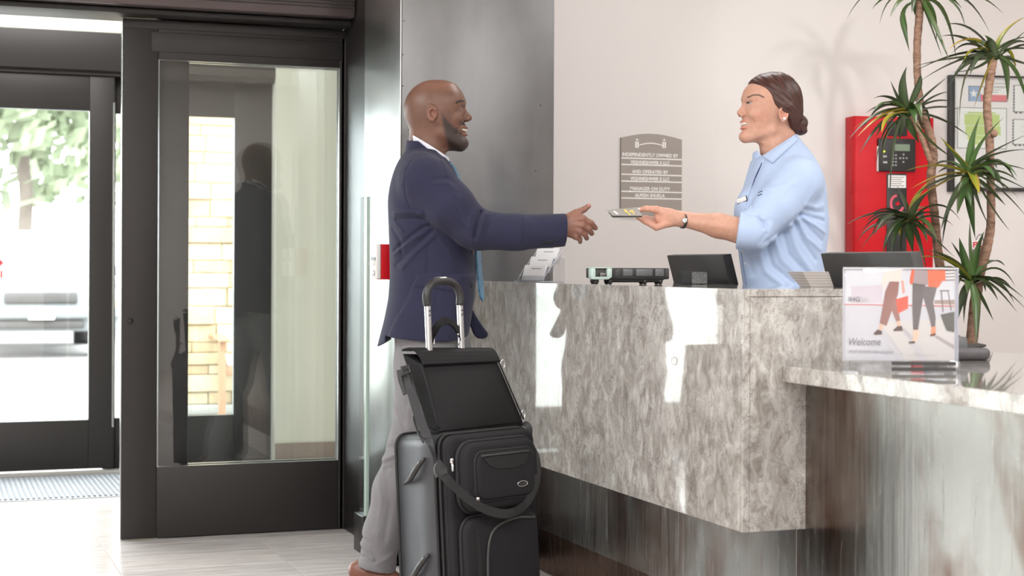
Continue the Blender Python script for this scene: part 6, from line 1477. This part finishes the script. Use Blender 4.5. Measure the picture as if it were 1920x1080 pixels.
# shirt with rolled sleeves
def shirt(P):
    z = lambda y: wL(1460, y)[2]
    ys = [244, 256, 266, 276, 286, 297, 310, 328, 350, 375, 400, 430, 465, 500, 535, 580, 640, 680]
    bk = [1489, 1497, 1505, 1513, 1520, 1526.5, 1533, 1540, 1545, 1547, 1550, 1551, 1547, 1542, 1540, 1543, 1548, 1550]; ft = [1430, 1426, 1421, 1415, 1410, 1407, 1404, 1399, 1393, 1386, 1381, 1382, 1385, 1390, 1396, 1398, 1396, 1396]
    hw = [.050, .058, .070, .088, .112, .138, .160, .176, .180, .176, .170, .160, .150, .146, .150, .165, .185, .19]
    d = loft(P, [z(y) for y in ys], [wL(x, y)[0] for x, y in zip(ft, ys)], [wL(x, y)[0] for x, y in zip(bk, ys)], hw, 2.3, 0, 3)
    d = smin(d, ell(P, wL(1402, 392, -.075), (.044, .062, .060)), .03); d = smin(d, ell(P, wL(1402, 392, .075), (.044, .062, .060)), .03)
    up = chain(P, [wL(1497, 335, -.145), wL(1455, 384, -.175), wL(1412, 428, -.188)], [.078, .069, .060], .02)
    ax = wL(1362, 427, -.176) - wL(1412, 433, -.188); ax /= np.linalg.norm(ax)
    fa = cap(P, wL(1420, 431, -.189), wL(1365, 427, -.176), .056, .0535); fa = np.maximum(fa, (P - wL(1393, 433, -.186)) @ ax)
    sl = smin(up, fa, .02)
    cuff = cap(P, wL(1424, 432, -.190), wL(1350, 425, -.172), .0612, .0598); t = (P - wL(1387, 432, -.184)) @ ax; cuff = smax(cuff, np.maximum(t - .008, -.050 - t), .002); bor = -cap(P, wL(1424, 432, -.190), wL(1330, 422, -.168), .0515, .0495)
    sl = smin(sl, cuff, .003); sl = smax(sl, -np.maximum(-bor, -(t + .012)), .0015)
    l_ = chain(P, [wL(1495, 335, .145), wL(1470, 440, .215), wL(1440, 500, .17)], [.074, .058, .048], .02)
    d = smin(smin(d, sl, .024), l_, .024)
    near = sstep(P[:, 1], .02, -.05); x, y = wom.sag(P, -.18)
    d = d - folds(P, wom, -.18, near, [
        ([(1436, 344), (1462, 338), (1478, 330)], 4, -3), ([(1437, 350), (1466, 346), (1488, 338)], 5, 3), ([(1440, 360), (1470, 352)], 4, 2.5),
        ([(1412, 404), (1420, 412), (1424, 424)], 3, -5), ([(1420, 400), (1430, 414), (1431, 430)], 4, 4.5), ([(1432, 410), (1428, 436), (1420, 450)], 4, -3), ([(1440, 420), (1436, 440)], 5, 3), ([(1395, 398), (1412, 402), (1422, 408)], 3, 3),
        ([(1497, 397), (1480, 412), (1455, 432), (1430, 450)], 4, -3.5), ([(1500, 396), (1525, 402), (1550, 408)], 4, -4), ([(1505, 404), (1530, 416), (1553, 430)], 4, 4.5), ([(1500, 400), (1520, 424), (1548, 446)], 4, -3.5), ([(1498, 410), (1515, 440), (1545, 462)], 5, 4),
        ([(1490, 412), (1505, 446), (1535, 482)], 5, -3.5), ([(1482, 420), (1496, 462), (1524, 500)], 6, 3.5), ([(1470, 432), (1482, 472), (1520, 512)], 5, -3.5), ([(1455, 446), (1470, 484), (1510, 520)], 6, 3), ([(1440, 452), (1452, 494), (1490, 525)], 5, -3), ([(1425, 462), (1440, 505), (1470, 530)], 6, 3), ([(1410, 470), (1420, 510)], 5, -2),
        ([(1508, 380), (1530, 384), (1548, 380)], 5, 2.5), ([(1505, 388), (1530, 392), (1550, 392)], 4, -2.5), ([(1526, 350), (1512, 372), (1500, 392)], 5, 2), ([(1470, 300), (1500, 302), (1520, 312)], 4, 1.2)])
    d = d + .0022 * np.exp(-(segd(x, y, [(1497, 286), (1512, 304), (1522, 330), (1520, 360), (1508, 388), (1496, 398)]) / 1.2) ** 2) * near
    d = d - .0016 * inside(x, y, [(1391, 411), (1413, 404), (1416, 414), (1405, 416)]) * near
    op = cap(P, wL(1448, 240), wL(1438, 300), .046, .036); d = smax(d, -op, .004)
    xc, yc = wom.sag(P, -.04); vn = np.interp(yc, [285, 300, 330, 360], [1432, 1424, 1413, 1404])
    gap = np.hypot((xc - vn) * wom.s, P[:, 1] + .004) - np.interp(yc, [290, 300, 335, 350], [.026, .020, .007, 0.0]); d = np.where((yc > 286) & (yc < 348), smax(d, -gap, .003), d)
    x5, y5 = wom.sag(P, -.06); d = d + .0035 * np.exp(-(segd(x5, y5, [(1428, 298), (1421, 315), (1413, 334), (1404, 360), (1395, 392)]) / 1.5) ** 2) * (P[:, 1] < -.01) + .0025 * np.exp(-(segd(x5, y5, [(1389, 466), (1393, 495), (1400, 530)]) / 1.2) ** 2) * (P[:, 1] < -.01)
    pl_ = np.abs(P[:, 1] + .004) - .016; d = d - .0014 * (pl_ < 0) * (xc < 1440) * (yc > 345)
    xe, ye = wom.sag(P, 0); d = smax(d, (np.interp(xe, [1400, 1424, 1489, 1500], [300, 291, 252, 249]) - ye) * wom.s * .85, .002)
    return np.maximum(d, wL(1460, 660)[2] - P[:, 2])
blue = cloth('light blue shirt cotton', srgb(178, 197, 228), .8, 1600, .15, .03, .1)
sculpt('shirt', shirt, (-.24, -.31, .86), (.22, .31, 1.56), .0040, blue, gw)
def w_collar(P):
    x, y = wom.sag(P, -.05); base = cap(P, wL(1444, 236), wL(1446, 306), .0445, .052, (1, 1.0, 1)); ch2 = cap(P, wL(1456, 232), wL(1472, 290), .040, .050, (1, 1.15, 1)); base = smin(base, ch2, .02)
    sh = np.abs(base - np.interp(y, [250, 300], [.007, .013])) - .0024
    top = np.interp(x, [1398, 1402, 1420, 1427, 1445, 1489, 1496], [288, 289, 277, 289, 276, 247, 245]); bot = np.interp(x, [1400, 1406, 1424, 1431, 1448, 1468, 1492, 1500], [294, 302, 290, 292, 303.5, 284, 260, 254])
    return smax(smax(sh, (top - y) * wom.s * .8, .001), (y - bot) * wom.s * .8, .001)
sculpt('collar', w_collar, (-.14, -.12, 1.42), (.10, .12, 1.62), .0022, blue, gw)
def leafgrid(name, inner, outer, fn, off, th, nu=10, nw=5):
    vs_, fs_ = [], []
    for side in (0, 1):
        for i in range(nu + 1):
            for j in range(nw + 1):
                a_, b_ = np.array(inner[0]) + (np.array(inner[1]) - np.array(inner[0])) * i / nu, np.array(outer[0]) + (np.array(outer[1]) - np.array(outer[0])) * i / nu
                px, py = a_ + (b_ - a_) * j / nw; p_, n_ = hit(fn, wom, px, py, -.2, .05); n_ = (n_ + Vector((0, -1.2, .3))).normalized(); vs_.append(p_ + n_ * (off + .003 * math.sin(math.pi * j / nw) + th * side))
    for side in (0, 1):
        o = side * (nu + 1) * (nw + 1)
        for i in range(nu):
            for j in range(nw):
                k = o + i * (nw + 1) + j; fs_.append((k, k + 1, k + nw + 2, k + nw + 1) if side else (k, k + nw + 1, k + nw + 2, k + 1))
    R_ = [i * (nw + 1) for i in range(nu + 1)] + [nu * (nw + 1) + j for j in range(1, nw + 1)] + [i * (nw + 1) + nw for i in range(nu - 1, -1, -1)] + [j for j in range(nw - 1, 0, -1)]
    o = (nu + 1) * (nw + 1)
    for i in range(len(R_)): a_, b_ = R_[i], R_[(i + 1) % len(R_)]; fs_.append((a_, b_, b_ + o, a_ + o))
    m_ = MB(); m_.add(vs_, fs_, None, 0, True); return mput(name, m_, blue, gw)
leafgrid('collar_leaf', ((1427, 290), (1489, 248)), ((1447.5, 303), (1493, 259)), lambda P: np.minimum(shirt(P), np.minimum(cap(P, wL(1444, 236), wL(1450, 300), .050), cap(P, wL(1458, 226), wL(1480, 280), .046))), .0025, .003)
def wdisc(px, py, dv, r, t, ax): a = V3(wL(px, py, dv)); ax = Vector(ax).normalized(); m_ = MB(); m_.cyl(a, a + ax * t, r, n=16); return m_
for px, py in ((1429, 295.5), (1397, 491), (1393.5, 468)):
    a, na = hit(w_collar if py < 300 else shirt, wom, px, py); m_ = MB(); m_.cyl(a - na * .001, a + na * .002, .0044, n=14); mput('button', m_, M['white'], gw)
tp_, tn_ = hit(shirt, wom, 1392, 371); tn_ = Vector((-.75, -.66, 0)); tx = Vector((.66, -.75, 0)); ty = Vector((.0, -.0, 1))
tc = V3(wL(1389.5, 371, tp_.y)); TM = Matrix.Translation(tc) @ Matrix(((tx.x, ty.x, tn_.x, 0), (tx.y, ty.y, tn_.y, 0), (tx.z, ty.z, tn_.z, 0), (0, 0, 0, 1))) @ Matrix.Rotation(math.radians(14), 4, 'Z')
mput('name_tag', MB().box((-.020, -.0075, 0), (.020, .0075, .003), .0008, TM), M['white'], gw)
mput('tag_backing', MB().box((-.0215, -.009, -.003), (.0215, .009, .0002), .0006, TM), M['black'], gw)
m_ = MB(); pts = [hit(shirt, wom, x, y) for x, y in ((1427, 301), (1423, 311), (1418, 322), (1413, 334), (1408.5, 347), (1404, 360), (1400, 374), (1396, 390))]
m_.tube(spline([p_ + n_ * .0004 for p_, n_ in pts], 4), [.0004 + .0016 * math.sin(math.pi * min(1, (i + 3) / 20)) for i in range(29)], 6); mput('placket_shade', m_, plain('placket shade navy', srgb(58, 62, 112), .8), gw)  # dark tube put in for the shade of the shirt's open placket
m_ = MB(); pts = [hit(shirt, wom, x, y) for x, y in ((1389.5, 468), (1392, 485), (1395.5, 505), (1399, 522), (1401, 534))]
m_.tube(spline([p_ + n_ * .0003 for p_, n_ in pts], 4), .0009, 6); mput('placket_shade', m_, plain('placket shade blue', srgb(92, 108, 176), .8), gw)  # darker blue tube for the shade along the lower placket
# wrist watch
wc = V3(wL(1281, 411, -.128)); wax = Vector((1, -.35 * .0 + .25, -.14)).normalized(); q_ = wax.to_track_quat('Z', 'Y').to_matrix()
m_ = MB(); pts = [wc + q_ @ Vector((.0275 * math.cos(t), .0245 * math.sin(t), 0)) for t in [2 * math.pi * k / 36 for k in range(36)]]
nr_ = [(p_ - wc).normalized() for p_ in pts] + [(pts[0] - wc).normalized()]; m_.ribbon(pts + [pts[0]], nr_, .0088, .0022)
wt = mput('wrist_watch', m_, plain('watch strap', srgb(52, 50, 52), .35), gw)
fd = Vector((.0, -1, .12)).normalized(); fc = V3(wL(1281.3, 413, -.128)) + fd * .0255
for nm, r_, t0, t1, mt_ in (('watch_case', .0088, -.003, .003, M['chrome']), ('watch_face', .0068, .003, .0036, M['white'])):
    m_ = MB(); m_.cyl(fc + fd * t0, fc + fd * t1, r_, n=20); o_ = m_.put(nm, mt_, gw, local=True); o_.parent = wt
m_ = MB(); m_.box(fc + fd * .0038 - Vector((.0006, 0, 0)), fc + fd * .0042 + Vector((.0006, 0, .005))); m_.box(fc + fd * .0038 - Vector((0, 0, .0006)), fc + fd * .0042 + Vector((.004, 0, .0006))); o_ = m_.put('watch_hand', M['black'], gw, local=True); o_.parent = wt
# chest embroidery, two short lines
for k, (x0, y0, x1, y1) in enumerate(((1421, 357.5, 1428, 354.8), (1420, 363, 1427.5, 360.2))):
    (a, na), (b, nb) = hit(shirt, wom, x0, y0), hit(shirt, wom, x1, y1); m_ = MB(); m_.ribbon([a + na * .0008, b + nb * .0008], na, .0040, .0012); mput('embroidery', m_, plain('navy thread', srgb(58, 62, 96), .7), gw)
# trousers and shoes behind the counter
def wtrous(P):
    d = None
    for s_ in (-1, 1):
        e = chain(P, [wL(1470, 610, .085 * s_), wL(1472, 800, .085 * s_), wL(1478, 1060, .09 * s_)], [.10, .075, .062], .03); d = e if d is None else smin(d, e, .03)
    return np.maximum(smin(d, ell(P, wL(1470, 600), (.12, .17, .12)), .04), .06 - P[:, 2])
sculpt('trousers', wtrous, (-.18, -.22, .02), (.22, .22, 1.06), .010, cloth('dark trouser cloth', srgb(52, 52, 58), .9), gw)
for s_ in (-1, 1):
    a, b = wL(1478, 1100, .09 * s_), wL(1395, 1110, .09 * s_); a[2] = .02; b[2] = .012
    sculpt('shoe', lambda P: np.maximum(shoe(P, a, b, wL(1478, 1070, .09 * s_)), .002 - P[:, 2]), (-.22, a[1] - .1, -.02), (.14, a[1] + .1, .22), .007, M['black'], gw)
# cards she holds
kc = thing('key_card_folder', 'grey folded key card sleeve with yellow print held in her hand', 'card', tuple(wom.base + Vector((0, 0, 0))), 0)
def wW(px, py, dv): return at(px, py, wom.d + dv)
def quad(name, P4, th, mat, par):
    n = (P4[1] - P4[0]).cross(P4[3] - P4[0]).normalized(); n = n if n.z > 0 else -n
    m_ = MB(); m_.prism(P4, -n * th); return m_.put(name, mat, par)
P4 = [wW(1137.5, 391.8, -.165), wW(1147.5, 402.6, -.225), wW(1204, 402.3, -.185), wW(1194, 386.6, -.105)]
kc.location = sum(P4, Vector()) / 4
top = quad('cover', P4, .0012, plain('sleeve grey', srgb(140, 136, 130), .5, var=.02), kc)
quad('inner_leaf', [p_ - Vector((0, 0, .0035)) for p_ in (P4[0].lerp(P4[1], .25), P4[1], P4[2], P4[3].lerp(P4[2], .3))], .001, plain('sleeve dark', srgb(82, 80, 78), .5), kc)
bl = lambda u, v: P4[0].lerp(P4[3], u).lerp(P4[1].lerp(P4[2], u), v) + Vector((0, 0, .0006))
yel = plain('sleeve yellow', srgb(206, 182, 92), .5)
for a, b, c_, d_, mt_ in ((.50, .15, .60, .62, yel), (.56, .55, .62, .95, yel), (.66, .30, .80, .60, yel), (.72, .62, .78, .85, yel), (.13, .32, .22, .52, M['white']), (.16, .55, .24, .78, M['white'])):
    quad('print_block', [bl(a, b), bl(a, d_), bl(c_, d_), bl(c_, b)], .0004, mt_, kc)
kd = thing('key_card', 'thin white key card peeking out under the grey card sleeve', 'card', tuple(P4[1]))
E4 = [p_ - Vector((0, 0, .0065)) for p_ in (wW(1143, 399, -.195), wW(1147.5, 403.0, -.222), wW(1198, 401.3, -.185), wW(1192, 392, -.13))]
quad('card_body', E4, .0009, M['white'], kd)
